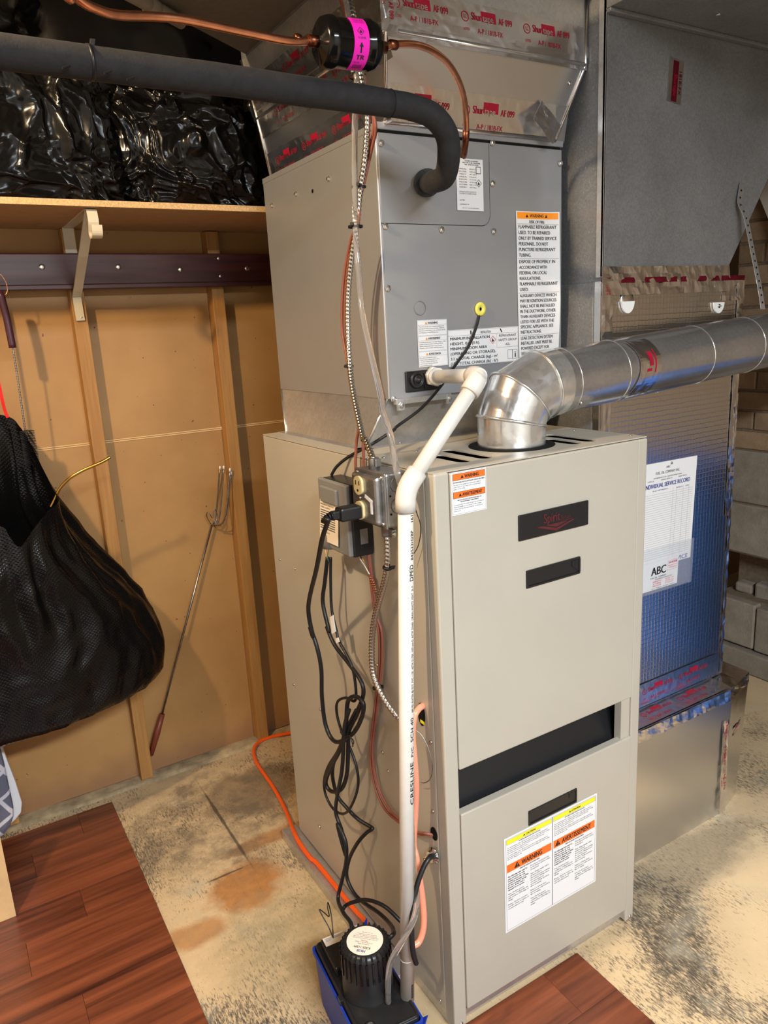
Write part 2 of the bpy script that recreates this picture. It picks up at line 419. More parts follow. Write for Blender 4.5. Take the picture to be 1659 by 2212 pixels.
# text --------------------------------------------------------
def text_mesh(txt, res=2):
    cu = bpy.data.curves.new('t', 'FONT'); cu.body = txt; cu.size = 1; cu.resolution_u = res
    o = bpy.data.objects.new('t', cu); me = bpy.data.meshes.new_from_object(o)
    v = [tuple(p.co) for p in me.vertices]; f = [tuple(p.vertices) for p in me.polygons]
    bpy.data.objects.remove(o); bpy.data.curves.remove(cu); bpy.data.meshes.remove(me); return v, f
_h = text_mesh('H')[0]; CAPH = max(p[1] for p in _h)
class Print:
    """flat print in a label frame: x right, y down, metres"""
    fine = ('tape_red', 'tape_maroon')
    def __init__(s): s.g = {}; s.lv = 0
    def _a(s, m, vs, fs):
        if m.startswith('label_'): m = (m, len(s.g))
        V, F = s.g.setdefault(m, ([], [])); n = len(V); V += vs; F += [tuple(i+n for i in f) for f in fs]
    def rect(s, m, x, y, w, h, lv=1):
        if m in s.fine or m.startswith('label_'):
            a, b = max(1, int(w/.006)), max(1, int(h/.006))
            s._a(m, [(x+w*i/a, y+h*j/b, lv) for j in range(b+1) for i in range(a+1)], [(j*(a+1)+i, (j+1)*(a+1)+i, (j+1)*(a+1)+i+1, j*(a+1)+i+1) for j in range(b) for i in range(a)])
        else: s._a(m, [(x, y, lv), (x, y+h, lv), (x+w, y+h, lv), (x+w, y, lv)], [(0, 1, 2, 3)])
        return s
    def poly(s, m, pts, lv=2): s._a(m, [(p[0], p[1], lv) for p in pts], [tuple(range(len(pts)))]); return s
    def frame(s, m, x, y, w, h, t=.0006, lv=1):
        s.rect(m, x, y, w, t, lv); s.rect(m, x, y+h-t, w, t, lv); s.rect(m, x, y, t, h, lv); s.rect(m, x+w-t, y, t, h, lv); return s
    def text(s, m, x, y, cap, txt, width=None, align='l', lv=3, bold=0, slant=0):
        if not txt.strip(): return s
        v, f = text_mesh(txt, 1 if cap < .004 else 3); k = cap/CAPH
        w = max(p[0] for p in v)*k; sx = k*(width/w) if width else k; w = width or w
        x0 = x-(w/2 if align == 'c' else w if align == 'r' else 0)
        for dx in ([0, bold*cap] if bold else [0]):
            s._a(m, [(x0+p[0]*sx+dx+slant*p[1]*k, y-p[1]*k, lv+(.3 if dx else 0)) for p in v], f)
        return s
    def para(s, m, x, y, w, lh, txt, chars, cap=.62, bold=0):
        for ln in textwrap.wrap(txt, chars):
            full = len(ln) > chars*.8
            s.text(m, x, y+lh*.8, lh*cap, ln, w*len(ln)/chars*.98, bold=bold); y += lh
        return y
    def tri(s, m, x, y, h, m2=None):
        s.poly(m, [(x, y), (x+h*.58, y-h), (x+h*1.16, y)])
        if m2: s.text(m2, x+h*.58, y-h*.12, h*.6, '!', align='c', lv=4)
        return s
    def diamond(s, x, y, r, m='ink_red'):
        o = [(x, y-r), (x-r, y), (x, y+r), (x+r, y)]; i = [(x, y-r*.84), (x-r*.84, y), (x, y+r*.84), (x+r*.84, y)]
        for k in range(4):
            j = (k+1) % 4; s.poly(m, [o[k], o[j], i[j], i[k]])
        s.poly('ink_black', [(x-.32*r, y+.25*r), (x-.12*r, y+.45*r), (x+.15*r, y+.45*r), (x+.33*r, y+.2*r), (x+.22*r, y-.12*r), (x+.05*r, y+.05*r), (x+.06*r, y-.5*r), (x-.25*r, y-.1*r)])
        return s
    def build(s, name, parent, fn, eps=.00025):
        for m, (V, F) in s.g.items():
            mb = MB(); mb.add([fn(p[0], p[1], eps*p[2]) for p in V], F)
            if isinstance(m, tuple): obj('colour_band', mb, m[0], parent)
            else: obj(name, mb, m, parent)
def plane_fn(TL, U, V):
    TL, U, V = Vector(TL), Vector(U).normalized(), Vector(V).normalized(); N = V.cross(U)
    return lambda x, y, e: TL+U*x+V*y+N*e
def cyl_fn(c, ax, r, ang0, up=None):
    """x -> along axis, y -> around"""
    c, ax = Vector(c), Vector(ax).normalized(); u = Vector(up) if up else ax.orthogonal(); u = (u-ax*u.dot(ax)).normalized(); w = ax.cross(u)
    def f(x, y, e):
        a = ang0+y/r; return c+ax*x+(u*math.cos(a)+w*math.sin(a))*(r+e)
    return f
def label(name, parent, fn, w, h, pr, paper='paper', nx=1, ny=1, desc=None, thick=.0005):
    mb = MB(); vs = []; m = nx+1
    for e in (0, thick):
        for j in range(ny+1):
            for i in range(nx+1): vs.append(fn(w*i/nx, h*j/ny, e))
    n1 = (nx+1)*(ny+1); fs = []
    for j in range(ny):
        for i in range(nx):
            a = j*m+i; q = (a, a+m, a+m+1, a+1); fs.append(q[::-1]); fs.append(tuple(k+n1 for k in q))
    bd = [i for i in range(m)]+[j*m+nx for j in range(1, ny+1)]+[ny*m+i for i in range(nx-1, -1, -1)]+[j*m for j in range(ny-1, 0, -1)]
    for k in range(len(bd)): a, b = bd[k], bd[(k+1) % len(bd)]; fs.append((a, b, b+n1, a+n1))
    mb.add(vs, fs)
    o = obj(name, mb, paper, parent, label=desc)
    if pr: pr.build('printing', o, lambda x, y, e: fn(x, y, thick+e))
    return o
def hex_screw(parent, p, n, r=.0055, name='screw'):
    n = Vector(n); mb = MB()
    mb.lathe([(r*1.25, 0), (r*1.25, .0012), (r*.95, .0014), (r*.9, .004), (r*.6, .0048), (0, .005)], p, n, 6, smooth=False)
    return obj(name, mb, 'screw_metal', parent)
def pan_screw(parent, p, n, r=.004, m='screw_metal', name='screw'):
    return obj(name, MB().lathe([(r, 0), (r*.9, .0014), (r*.5, .0024), (0, .0027)], p, n, 8), m, parent)
def zip_tie(c, ax, r, label_, tail=(0, 0, 0), parent=None, width=.0042):
    ax = Vector(ax).normalized(); t = thing('zip_tie', tuple(c), label_, 'zip tie') if parent is None else parent
    mb = MB().lathe([(r-.0002, -width/2), (r+.0012, -width/2), (r+.0012, width/2), (r-.0002, width/2), (r-.0002, -width/2)], c, ax, 14, caps=False)
    d = Vector(tail).normalized() if Vector(tail).length else ax.orthogonal().normalized()
    obj('strap', mb, 'black_plastic', t)
    h = Vector(c)+d*(r+.003)
    obj('head', MB().obox(h, (d, ax.cross(d).normalized(), ax), (.004, .003, .003), .0006), 'black_plastic', t)
    return t

# ============================================================ the room
def struct(name, mb, m, parent=None): return obj(name, mb, m, parent, kind='structure' if parent is None else None)
struct('floor', MB().box((-2.6, -3.4, -.12), (3.4, 1.6, 0)), 'concrete')
struct('ceiling', MB().box((-2.6, -3.4, 2.42), (3.4, 1.6, 2.5)), 'soffit')
struct('wall_left', MB().box((-2.7, -3.4, 0), (-2.6, 1.6, 2.42)), 'plaster')
struct('wall_front', MB().box((-2.6, -3.5, 0), (3.4, -3.4, 2.42)), 'plaster')
wb = struct('wall_back', MB().box((-2.6, 1.36, 0), (3.4, 1.5, 2.42)), 'stud_pine')
for z0, z1 in ((.008, 1.124), (1.134, 2.40)):
    for x0, x1 in ((-2.5, -.30), (-.30, .10), (.10, .51), (.51, 2.2)):
        obj('hardboard_panel', MB().box((x0+.0006, 1.345, z0), (x1-.0006, 1.3605, z1)), 'hardboard', wb)
obj('joint_strip', MB().box((-2.5, 1.3435, 1.1245), (2.2, 1.3605, 1.1283)).box((-2.5, 1.3435, 1.1297), (2.2, 1.3605, 1.1335)), 'joint_strip', wb)
for x in (-.718, -.3115, .101, .51):
    obj('stud', MB().box((x, 1.300, .012), (x+.038, 1.345, 1.73), .0015), 'stud_pine', wb)
    obj('stud', MB().box((x, 1.300, 1.76), (x+.038, 1.345, 2.41), .0015), 'stud_pine', wb)
# sill at the foot of the back wall, uneven old cement
def curb():
    mb = MB(); n = 120; vs = []
    prof = [(1.288, 0), (1.290, .002), (1.294, .006), (1.300, .008), (1.345, .007)]
    for i in range(n+1):
        x = -2.5+4.6*i/n
        for (y, z) in prof:
            q = noise.noise(Vector((x*9, y*20, z*30)))*.008
            vs.append((x, y+(q if y < 1.3 else 0), max(0, z+(q*.6 if z > 0 else 0))))
    k = len(prof); mb.add(vs, [(i*k+j, (i+1)*k+j, (i+1)*k+j+1, i*k+j+1) for i in range(n) for j in range(k-1)], True)
    return mb
struct('trim_1', curb(), 'curb')
# right wall: bricks over concrete blocks, a broken-out dark course between
wr = struct('wall_right', MB().box((1.958, -3.4, .0), (2.1, .78, .29)).box((1.958, -3.4, .47), (2.1, .78, 2.42)).box((2.08, -3.4, .25), (2.12, .78, .5)), 'mortar')
brick_me = MB().box((0, 0, 0), (.03, .195, .066), .004).mesh('brick')
brick_me.materials.append(MATS['brick_tan'])
half_me = MB().box((0, 0, 0), (.03, .0975, .066), .004).mesh('brick'); half_me.materials.append(MATS['brick_tan'])
row = 0; z = .892
while z < 2.38:
    y = .778
    if row % 2:
        o = bpy.data.objects.new('brick', half_me); COL.objects.link(o); o.parent = wr; o.location = (1.952, y-.0975, z); y -= .1025
    while y > .18:
        o = bpy.data.objects.new('brick', brick_me); COL.objects.link(o); o.parent = wr
        o.location = (1.952+random.uniform(-.003, .003), y-.2+.0025, z); y -= .205
    z += .076; row += 1
for (y0, y1, z0, z1, dx) in ((.565, .78, .68, .884, 0), (.16, .557, .68, .884, 0), (.37, .78, .475, .672, 0), (.16, .362, .475, .672, .004),
                             (.60, .78, .10, .285, -.03), (.16, .592, .10, .28, -.034), (.16, .78, .003, .092, -.055)):
    obj('concrete_block', MB().box((1.95+dx, y0, z0), (2.0+dx, y1, z1), .006), 'block_grey', wr)
for k in range(7):
    y = .2+.085*k
    obj('rubble', MB().obox((2.03, y, .31), (Vector((1, .2, 0)).normalized(), Vector((-.2, 1, .1)).normalized(), (0, 0, 1)), (.03, .035, .02+.008*(k % 3)), .01), 'block_grey', wr)
# low board ceiling above the closet corner
struct('ceiling_board', MB().prism([(.62, .22, 2.072), (.62, 1.20, 2.072), (.085, .845, 2.072), (-.55, .413, 2.072), (-.55, -.15, 2.072), (.09, -.15, 2.072), (.09, .22, 2.072)], (0, 0, 1), .014), 'ceiling_grey')
# mahogany laminate boards
def planks():
    fl = struct('wood_floor', MB().box((-2.5, -3.3, 0), (-.418, 1.252, .0015)).box((-.417, -3.3, 0), (.352, .004, .0015)), 'black_matte')
    w = .118; cache = {}
    def lay(x0, x1, y0, y1, L):
        k = 0; y = y1
        while y > y0+.01:
            ya = max(y0, y-w); x = x1; first = (.17+.61*((k*0.381) % 1.0))*L
            while x > x0+.005:
                xa = max(x0, x-first); first = L
                key = (round(x-xa, 3), round(y-ya, 3))
                if key not in cache:
                    me = MB().box((0, 0, 0), (key[0]-.0006, key[1]-.0006, .0045), .00025).mesh('plank'); me.materials.append(MATS['plank']); cache[key] = me
                o = bpy.data.objects.new('plank', cache[key]); COL.objects.link(o); o.parent = fl; o.location = (xa, ya, .001)
                x = xa
            y = ya; k += 1
    lay(-1.5, -.418, -.35, 1.252, .62); lay(-.417, .352, -.6, .004, .62)
planks()

# ============================================================ furnace
FW, FD, FT, FB = .532, .742, 1.175, .035
fu = thing('furnace', (.266, .37, 0), 'tall beige gas furnace with two front doors and black gap between them', 'furnace')
obj('base', MB().box((.004, .02, .0), (.53, .76, .034), .002).box((-.042, .16, .0), (.004, .775, .03), .003), 'galv', fu)
obj('side_panel', MB().box((0, .0302, FB), (.012, FD, FT-.004), .0015), 'enamel_beige', fu)
obj('side_panel', MB().box((FW-.012, .0302, FB), (FW, FD, FT-.004), .0015), 'enamel_beige', fu)
obj('back_panel', MB().box((.012, FD-.012, FB), (FW-.012, FD-.001, FT-.004)), 'enamel_beige', fu)
obj('blower_deck', MB().box((.012, .02, .028), (FW-.012, FD-.012, .04)), 'galv', fu)
# top with four louvre slots and a ring for the flue
def slot(x0, x1, y0, y1):
    r = (x1-x0)/2; cx = (x0+x1)/2; pts = []
    for k in range(13):
        a = math.pi*k/12; pts.append((cx+r*math.cos(a), y1-r+r*math.sin(a)))
    for k in range(13):
        a = math.pi+math.pi*k/12; pts.append((cx+r*math.cos(a), y0+r+r*math.sin(a)))
    return pts
SL = [(.093, .121, .045, .150), (.143, .171, .045, .185), (.362, .392, .038, .135), (.404, .434, .038, .178)]
def top_panel():
    bm = bmesh.new()
    def loop(pts, z):
        vs = [bm.verts.new((p[0], p[1], z)) for p in pts]; return vs, [bm.edges.new((vs[i], vs[(i+1) % len(vs)])) for i in range(len(vs))]
    E = []; outer = [(0, .002), (FW, .002), (FW, FD), (0, FD)]
    for pts in [outer]+[slot(*s) for s in SL]: E += loop(pts, FT)[1]
    bmesh.ops.triangle_fill(bm, edges=E, use_beauty=True)
    r = bmesh.ops.extrude_face_region(bm, geom=bm.faces[:])
    for v in [g for g in r['geom'] if isinstance(g, bmesh.types.BMVert)]: v.co.z -= .0025
    bmesh.ops.recalc_face_normals(bm, faces=bm.faces[:])
    return MB().bm(bm)
obj('top_panel', top_panel(), 'enamel_beige', fu)
obj('inner_shield', MB().box((.02, .015, FT-.06), (FW-.02, FD-.02, FT-.05)), 'black_matte', fu)
obj('front_post', MB().box((0, -.001, .012), (.031, .03, FT-.002), .003), 'enamel_beige', fu)
obj('front_post', MB().box((.505, -.001, .012), (FW, .03, FT-.004), .003), 'enamel_beige', fu)
obj('upper_door', MB().box((.0318, -.003, .602), (.5042, .02, FT-.004), .0025).box((.476, .002, .50), (.503, .02, .61)), 'enamel_beige', fu)
ld = MB().box((.0318, -.004, .049), (.5042, .016, .507), .0025)
obj('lower_door', ld, 'enamel_beige', fu)
obj('bottom_rail', MB().box((.031, .003, .030), (.505, .02, .046)), 'galv', fu)
# dark compartment seen through the gap
obj('blower_door', MB().prism([(.034, .030, .495), (.498, .030, .495), (.498, .085, .66), (.034, .085, .66)], (0, .95, -.3), .002), 'black_plastic', fu)
obj('compartment_liner', MB().box((.013, .03, .49), (.016, .28, .68)).box((.500, .02, .49), (.504, .28, .68)).box((.034, .021, .612), (.498, .28, .616)), 'black_matte', fu)
def recess(x0, x1, z0, z1):
    h = MB()
    b = .004
    h.box((x0, -.0065, z1-b), (x1, -.002, z1), .001).box((x0, -.0065, z0), (x1, -.002, z0+b), .001).box((x0, -.0065, z0+b), (x0+b, -.002, z1-b)).box((x1-b, -.0065, z0+b), (x1, -.002, z1-b))
    h.box((x0+b, -.0042, z0+b), (x1-b, -.0032, z1-b))
    obj('door_handle', h, 'black_plastic', fu)
    obj('handle_grip', MB().prism([(x1-.004, -.0045, z0+.005), (x1-.022, -.0045, z0+.019), (x1-.022, -.0045, z1-.005), (x1-.004, -.0045, z1-.005)], (0, -1, 0), .0008), 'black_rubber', fu)
recess(.2, .3395, .9255, .9605); recess(.2, .336, .4105, .4445)
bd = obj('badge', MB().box((.1816, -.0075, 1.0222), (.359, -.003, 1.0712), .0015), 'black_plastic', fu, label='black name badge with dull red lettering')
pr = Print(); pr.text('logo_red', .058, .0255, .0175, 'Spirit', .042, bold=.05); pr.text('logo_red', .102, .0255, .0078, 'Series', .026)
pr.rect('logo_red', .102, .0278, .032, .0008)
pr.poly('logo_red', [(.040, .030), (.092, .045), (.141, .030), (.132, .030), (.092, .0395), (.056, .030)]); pr.poly('logo_red', [(.064, .030), (.092, .0375), (.122, .030)])
pr.build('lettering', bd, plane_fn((.1816, -.0075, 1.0712), (1, 0, 0), (0, 0, -1)))
# upper warning sticker
pr = Print(); w, h = .0755, .0755
pr.frame('ink_grey', .0015, .0015, w-.003, h-.003, .0004)
pr.rect('label_orange', .003, .003, w-.006, .0115); pr.frame('ink_black', .003, .003, w-.006, .0115, .0005, 2)
pr.tri('ink_black', .0195, .0118, .0058); pr.text('ink_black', .028, .0118, .0060, 'WARNING', .031, bold=.06)
pr.text('ink_black', .0035, .019, .0021, 'PROFESSIONAL INSTALLATION AND SERVICE REQUIRED', .068, bold=.05)
pr.para('ink_black', .0035, .0205, .068, .0036, 'This unit must be installed and serviced by a qualified service. Failure to do so may result in property damage, injury, or loss of life.', 62)
pr.rect('label_orange', .003, .0345, w-.006, .0115); pr.frame('ink_black', .003, .0345, w-.006, .0115, .0005, 2)
pr.tri('ink_black', .0145, .0433, .0058); pr.text('ink_black', .0225, .0433, .0060, 'AVERTISSEMENT', .043, bold=.06)
pr.text('ink_black', w/2, .0505, .0020, 'INSTALLATION ET RÉPARATION PAR DES', .052, 'c', bold=.05); pr.text('ink_black', w/2, .0538, .0020, 'PROFESSIONNELS UNIQUEMENT', .040, 'c', bold=.05)
pr.para('ink_black', .0035, .0555, .068, .0036, "Cet appareil doit être installé et réparé par un technicien d'entretien qualifié. Le non-respect de cette consigne pourrait causer des dommages matériels, des blessures ou même la mort.", 60)
label('warning_label', fu, plane_fn((.0338, -.0032, 1.1715), (1, 0, 0), (0, 0, -1)), w, h, pr, desc='small white sticker with two orange warning bands')
# large lower label
pr = Print(); w, h = .263, .226
pr.frame('ink_grey', .004, .004, w-.008, h-.008, .0005); pr.rect('ink_grey', w/2-.0008, .004, .0016, h-.008)
cau = 'To avoid injury, turn off the power before removing any panel. Keep hands and loose clothing away from moving parts when testing the unit. Replace all panels before operating the blower. Disconnect power before service.'
warn = ['The following items must be inspected prior to each heating season: the vent system for blockage or leaks, the heat exchanger and the burners. If the unit is damaged do not operate.', 'Vent: Check for proper condition. Verify joints are tight and free of blockage or damage.', 'Burner: Check for corrosion and dirt. Clean or replace as necessary when needed.', 'Disconnect electrical power to the furnace before service of any kind.', 'Turn off gas supply. Label all wires before disconnection when servicing the controls. Wiring errors can cause dangerous operation. Verify operation after servicing.', 'Failure to follow these instructions could result in fire or injury.']
for k, (t1, t2, wd) in enumerate((('CAUTION', 'WARNING', .056), ('ATTENTION', 'AVERTISSEMENT', .086))):
    x = .006+k*.1285; cw = .1225
    pr.rect('label_yellow', x, .006, cw, .0105); pr.frame('ink_grey', x, .006, cw, .0105, .0004, 2)
    pr.tri('ink_black', x+cw/2-.017, .0136, .0048); pr.text('ink_black', x+cw/2-.010, .0136, .0048, t1, .026, bold=.05)
    pr.text('ink_black', x+cw/2, .0205, .0024, 'ROTATING BLADES AND HIGH VOLTAGE', .058, 'c', bold=.05)
    y = pr.para('ink_grey', x+.002, .0225, cw-.004, .0043, cau, 66); y = pr.para('ink_grey', x+.002, y+.001, cw-.004, .0043, cau[:150], 66)
    yo = .064
    pr.rect('label_orange', x, yo, cw, .0185, 1); xs = x+cw/2-wd/2-.010
    pr.tri('ink_black', xs-.004, yo+.0155, .0135, 'label_orange'); pr.text('ink_black', xs+.016, yo+.0150, .0116, t2, wd, bold=.05)
    pr.text('ink_black', x+cw/2, yo+.0232, .0026, 'ANNUAL INSPECTION REQUIRED', .055, 'c', bold=.06)
    for c in range(2):
        y = yo+.0265; n = 0
        for par in (warn[3*c:3*c+3] if c == 0 else warn[3:]+warn[1:2]):
            y = pr.para('ink_black', x+.002+c*.061, y, .057, .0052, par, 29, .62, bold=.08 if (c == 0 and n == 0) else 0)+.0045; n += 1
label('safety_label', fu, plane_fn((.1343, -.0047, .4076), (1, 0, 0), (0, 0, -1)), w, h, pr, desc='large white bilingual safety label with yellow and orange bands')
for p in [(-0.0005, 0.7016, 0.8555), (-0.0005, 0.6105, 0.8529), (-0.0005, 0.253, 0.9835), (-0.0005, 0.2283, 0.9415)]: pan_screw(fu, p, (-1, 0, 0), .0035)
for p in [(-0.0005, 0.6851, 0.5107), (-0.0005, 0.531, 0.5063), (-0.0005, 0.2289, 0.5373), (-0.0005, 0.2098, 0.5015), (-0.0005, 0.045, 0.5001), (-0.0005, 0.0405, 0.6526), (-0.0005, 0.2302, 0.739)]: pan_screw(fu, p, (-1, 0, 0), .0042)
for p in [(-0.0005, 0.0487, 0.0444)]: pan_screw(fu, p, (-1, 0, 0), .0042)
for p in [(-0.042, 0.5933, 0.1329), (-0.042, 0.4435, 0.1298)]: pan_screw(fu, (p[0]+.04, p[1], p[2]), (-1, 0, 0), .005)
for x in (.016, .52): pan_screw(fu, (x, -.0012, .02), (0, -1, 0), .005)
for p in [(0.1462, 0.3282, 1.1752), (0.0246, 0.1996, 1.1752), (0.1096, 0.2146, 1.1752), (-0.0007, 0.1834, 1.1752)]: pan_screw(fu, p, (0, 0, 1), .004)
for p in [(0.5028, 0.1748, 1.1752), (0.5117, 0.0258, 1.1752)]: pan_screw(fu, p, (0, 0, 1), .004)
def side_hole(c, ry, rz, m='black_matte'):
    o = MB(); ring = [(-.0012, c[1]+math.cos(a)*(ry), c[2]+math.sin(a)*rz) for a in [2*math.pi*k/20 for k in range(20)]]
    o.prism(ring, (1, 0, 0), .001); obj('wiring_hole', o, m, fu)
side_hole([(0, 0.0697, 0.6977)][0], .012, .024); side_hole([(0, 0.044, 0.4504)][0], .011, .014)
hl = [(0, 0.067, 0.6829)][0]; obj('hole_lining', MB().box((-.0020, hl[1]-.007, hl[2]-.003), (-.0013, hl[1]+.006, hl[2]+.003)), 'label_yellow', fu)
# ============================================================ evaporator coil cabinet
cx0, cx1, cy0, cy1, cz0, cz1 = .108, .588, .302, .856, 1.273, 1.795
co = thing('coil_cabinet', (.348, .58, cz0), 'grey painted cooling coil cabinet with warning labels above the furnace', 'coil cabinet')
obj('casing', MB().box((cx0, cy0+.004, cz0), (cx1, cy1, cz1), .002), 'enamel_grey', co)
obj('top_cap', MB().box((cx0-.0015, cy0-.004, cz1-.012), (cx1+.001, cy1, cz1+.001), .0015), 'enamel_grey', co)
# panels with the access panel corner rounded
AX, AZ = .381, 1.616
def panel(pts, t=.0035):
    return MB().prism(pts, (0, -1, 0), t)
arc = [(AX-.022+.022*math.cos(a), cy0+.004, AZ+.022-.022*math.sin(a)) for a in [math.pi/2*k/8 for k in range(9)]]
zt = cz1-.017
obj('access_panel', panel([(cx0+.004, cy0+.004, zt), (cx0+.004, cy0+.004, AZ)]+arc[::-1]+[(AX, cy0+.004, zt)]), 'enamel_grey', co)
g = .0014
arc2 = [(AX-.022+(.022+g)*math.cos(a), cy0+.004, AZ+.022-(.022+g)*math.sin(a)) for a in [math.pi/2*k/8 for k in range(9)]]
obj('main_panel', panel([(cx0+.004, cy0+.004, AZ-g), (cx0+.004, cy0+.004, cz0), (cx1, cy0+.004, cz0), (cx1, cy0+.004, zt), (AX+g, cy0+.004, zt)]+arc2), 'enamel_grey', co)
obj('panel_gap', MB().box((cx0+.004, cy0+.0025, AZ-.004), (AX, cy0+.0045, AZ+.002)).box((AX-.002, cy0+.0025, AZ), (AX+.004, cy0+.0045, zt)).box((cx0, cy0+.001, zt), (cx1-.004, cy0+.0045, zt+.006)), 'black_matte', co)
for p in [(0.1173, 0.3005, 1.759), (0.3897, 0.3005, 1.7789), (0.3888, 0.3005, 1.6998), (0.1176, 0.3005, 1.6095), (0.2527, 0.3005, 1.6058), (0.3898, 0.3005, 1.6047), (0.1162, 0.3005, 1.4929), (0.5826, 0.3005, 1.7503), (0.1156, 0.3005, 1.2741)]: hex_screw(co, p, (0, -1, 0))
for p in [(0.1078, 0.5033, 1.7322), (0.1078, 0.6685, 1.7291), (0.1078, 0.8097, 1.7265)]: hex_screw(co, p, (-1, 0, 0), .005)
obj('side_hole', MB().lathe([(.0045, 0), (.0045, .0006)], [(0.108, 0.584, 1.7215)][0], (-1, 0, 0), 10), 'black_matte', co)
obj('knockout', MB().lathe([(.0135, 0), (.0142, .0004), (.0135, .0008)], [(0.1913, 0.3005, 1.4525)][0], (0, -1, 0), 20, caps=False), 'enamel_grey_dark', co)
yg = [(0.3479, 0.3003, 1.4454)][0]
obj('grommet', MB().lathe([(.0145, 0), (.0145, .002), (.011, .0032), (.0045, .0034), (.004, 0)], yg, (0, -1, 0), 20), 'grommet_yellow', co)
# drain outlet block
obj('drain_block', MB().box((.147, .297, 1.284), (.234, .303, 1.327), .002).box((.190, .292, 1.290), (.230, .298, 1.296)).box((.190, .292, 1.315), (.230, .298, 1.321)), 'black_plastic', co)
obj('drain_plug', MB().lathe([(.017, 0), (.017, .006), (.012, .008), (.012, .006), (.006, .006), (.005, .013), (0, .014)], (.172, .297, 1.3085), (0, -1, 0), 24), 'black_rubber', co)
obj('mounting_flange', MB().box((.118, .292, 1.262), (.258, .305, 1.274), .001).box((.12, .290, 1.250), (.136, .296, 1.274)).box((.246, .290, 1.252), (.256, .297, 1.274)), 'galv', co)
hex_screw(co, (.128, .29, 1.26), (0, -1, 0)); hex_screw(co, (.251, .29, 1.262), (0, -1, 0), .004)
yL = .3002
# rating plate
pr = Print(); w, h = .069, .100
pr.text('ink_black', w/2+.004, .0055, .0021, 'DESIGNED FOR USE WITH', .034, 'c', bold=.05); pr.text('ink_black', w/2+.004, .0090, .0021, 'HEAT PUMP OR AIR CONDITIONER', .046, 'c', bold=.05); pr.text('ink_black', w/2+.004, .0125, .0021, 'UNIT - SEE INSTRUCTIONS', .036, 'c', bold=.05)
for k, (a, b) in enumerate((('', 'REFRIGERANT R-454B'), ('MODEL', ''), ('TEST', 'PSI'), ('AREA', 'MAX'), ('DESIGN', '475 PSIG MAX'), ('PRESSURE', '300 PSIG MIN'), ('SYSTEM', 'INDOOR'), ('ASSEMBLY', 'INSTALL'))):
    y = .021+.0050*k
    pr.text('ink_black', .006, y, .0022, a or 'SERIAL', .020); pr.text('ink_grey', .033, y, .0022, b or 'SERIES', .018)
pr.diamond(.057, .046, .0078, 'ink_black')
pr.para('ink_grey', .006, .062, .046, .0036, 'INSTALLATION INSTRUCTIONS MUST BE FOLLOWED BY A QUALIFIED INSTALLER', 34)
pr.text('ink_black', .006, .081, .0022, 'LISTED', .014); pr.text('ink_black', .006, .089, .0022, 'ASSEMBLED IN', .024); pr.text('ink_grey', w/2, .096, .0018, 'THIS UNIT CONTAINS REFRIGERANT', .044, 'c')
pr.rect('ink_grey', .050, .014, .013, .014); pr.rect('paper', .0515, .0155, .010, .011, 2)
label('rating_plate', co, plane_fn((.2935, yL, 1.744), (1, 0, 0), (0, 0, -1)), w, h, pr, desc='white rating plate with small black print')
# tall flammable refrigerant warning, right edge lifting away
pr = Print(); w, h = .121, .327
pr.rect('label_amber', .003, .002, w-.006, .0135); pr.tri('ink_black', .027, .0125, .0068); pr.text('ink_black', .039, .0122, .0066, 'WARNING', .040, bold=.03); pr.tri('ink_black', .083, .0125, .0068)
y = .0145
def lines(y, ls, x=.005, lh=.0118, cap=.0067):
    for t_, wd in ls: pr.text('ink_black', x, y+lh*.84, cap, t_, wd, bold=.03); y += lh
    return y
pr.text('ink_black', .037, .0245, .0060, 'RISK OF FIRE', .044, bold=.03); pr.rect('ink_grey', .002, .0262, w-.004, .0004)
y = lines(.0255, (('FLAMMABLE REFRIGERANT', .108), ('USED. TO BE REPAIRED', .092), ('ONLY BY TRAINED SERVICE', .108), ('PERSONNEL. DO NOT', .086), ('PUNCTURE REFRIGERANT', .105), ('TUBING.', .035)))
pr.rect('ink_grey', .002, y+.002, w-.004, .0004)
y = lines(y+.002, (('DISPOSE OF PROPERLY IN', .104), ('ACCORDANCE WITH', .082), ('FEDERAL OR LOCAL', .082), ('REGULATIONS.', .063), ('FLAMMABLE REFRIGERANT', .110), ('USED.', .026)))
pr.rect('ink_grey', .002, y+.002, w-.004, .0004)
y = lines(y+.002, (('AUXILIARY DEVICES WHICH', .106), ('MAY BE IGNITION SOURCES', .106), ('SHALL NOT BE INSTALLED', .102), ('IN THE DUCTWORK, OTHER', .104), ('THAN AUXILIARY DEVICES', .103), ('LISTED FOR USE WITH THE', .100), ('SPECIFIC APPLIANCE. SEE', .098), ('INSTRUCTIONS.', .062)), lh=.0113)
pr.rect('ink_grey', .002, y+.002, w-.004, .0004)
y = lines(y+.002, (('LEAK DETECTION SYSTEM', .096), ('INSTALLED. UNIT MUST BE', .094), ('POWERED EXCEPT FOR', .085), ('SERVICE.', .036)), lh=.0113)
pr.rect('ink_grey', .002, y+.002, w-.004, .0004)
pr.frame('ink_black', .006, y+.007, .012, .013, .0006); pr.frame('ink_black', .018, y+.007, .012, .013, .0006); pr.text('ink_black', .022, y+.018, .009, 'i', bold=.1)
pr.text('ink_black', .035, y+.012, .0062, 'READ OPERATORS', .062); pr.text('ink_black', .035, y+.0215, .0062, 'MANUAL', .030)
pr.rect('ink_grey', .002, y+.025, w-.004, .0004); pr.text('ink_black', .006, y+.042, .0115, 'R-454B', .056, bold=.04)
pf = plane_fn((.4515, yL, 1.6475), (1, 0, 0), (.018, 0, -1))
def curl(x, y_, e):
    p = pf(x, y_, e); k = max(0, x-.0807)**2*4.5*min(1, max(0, (.30-y_)/.1)); p = p+Vector((0, -k, 0)); return p
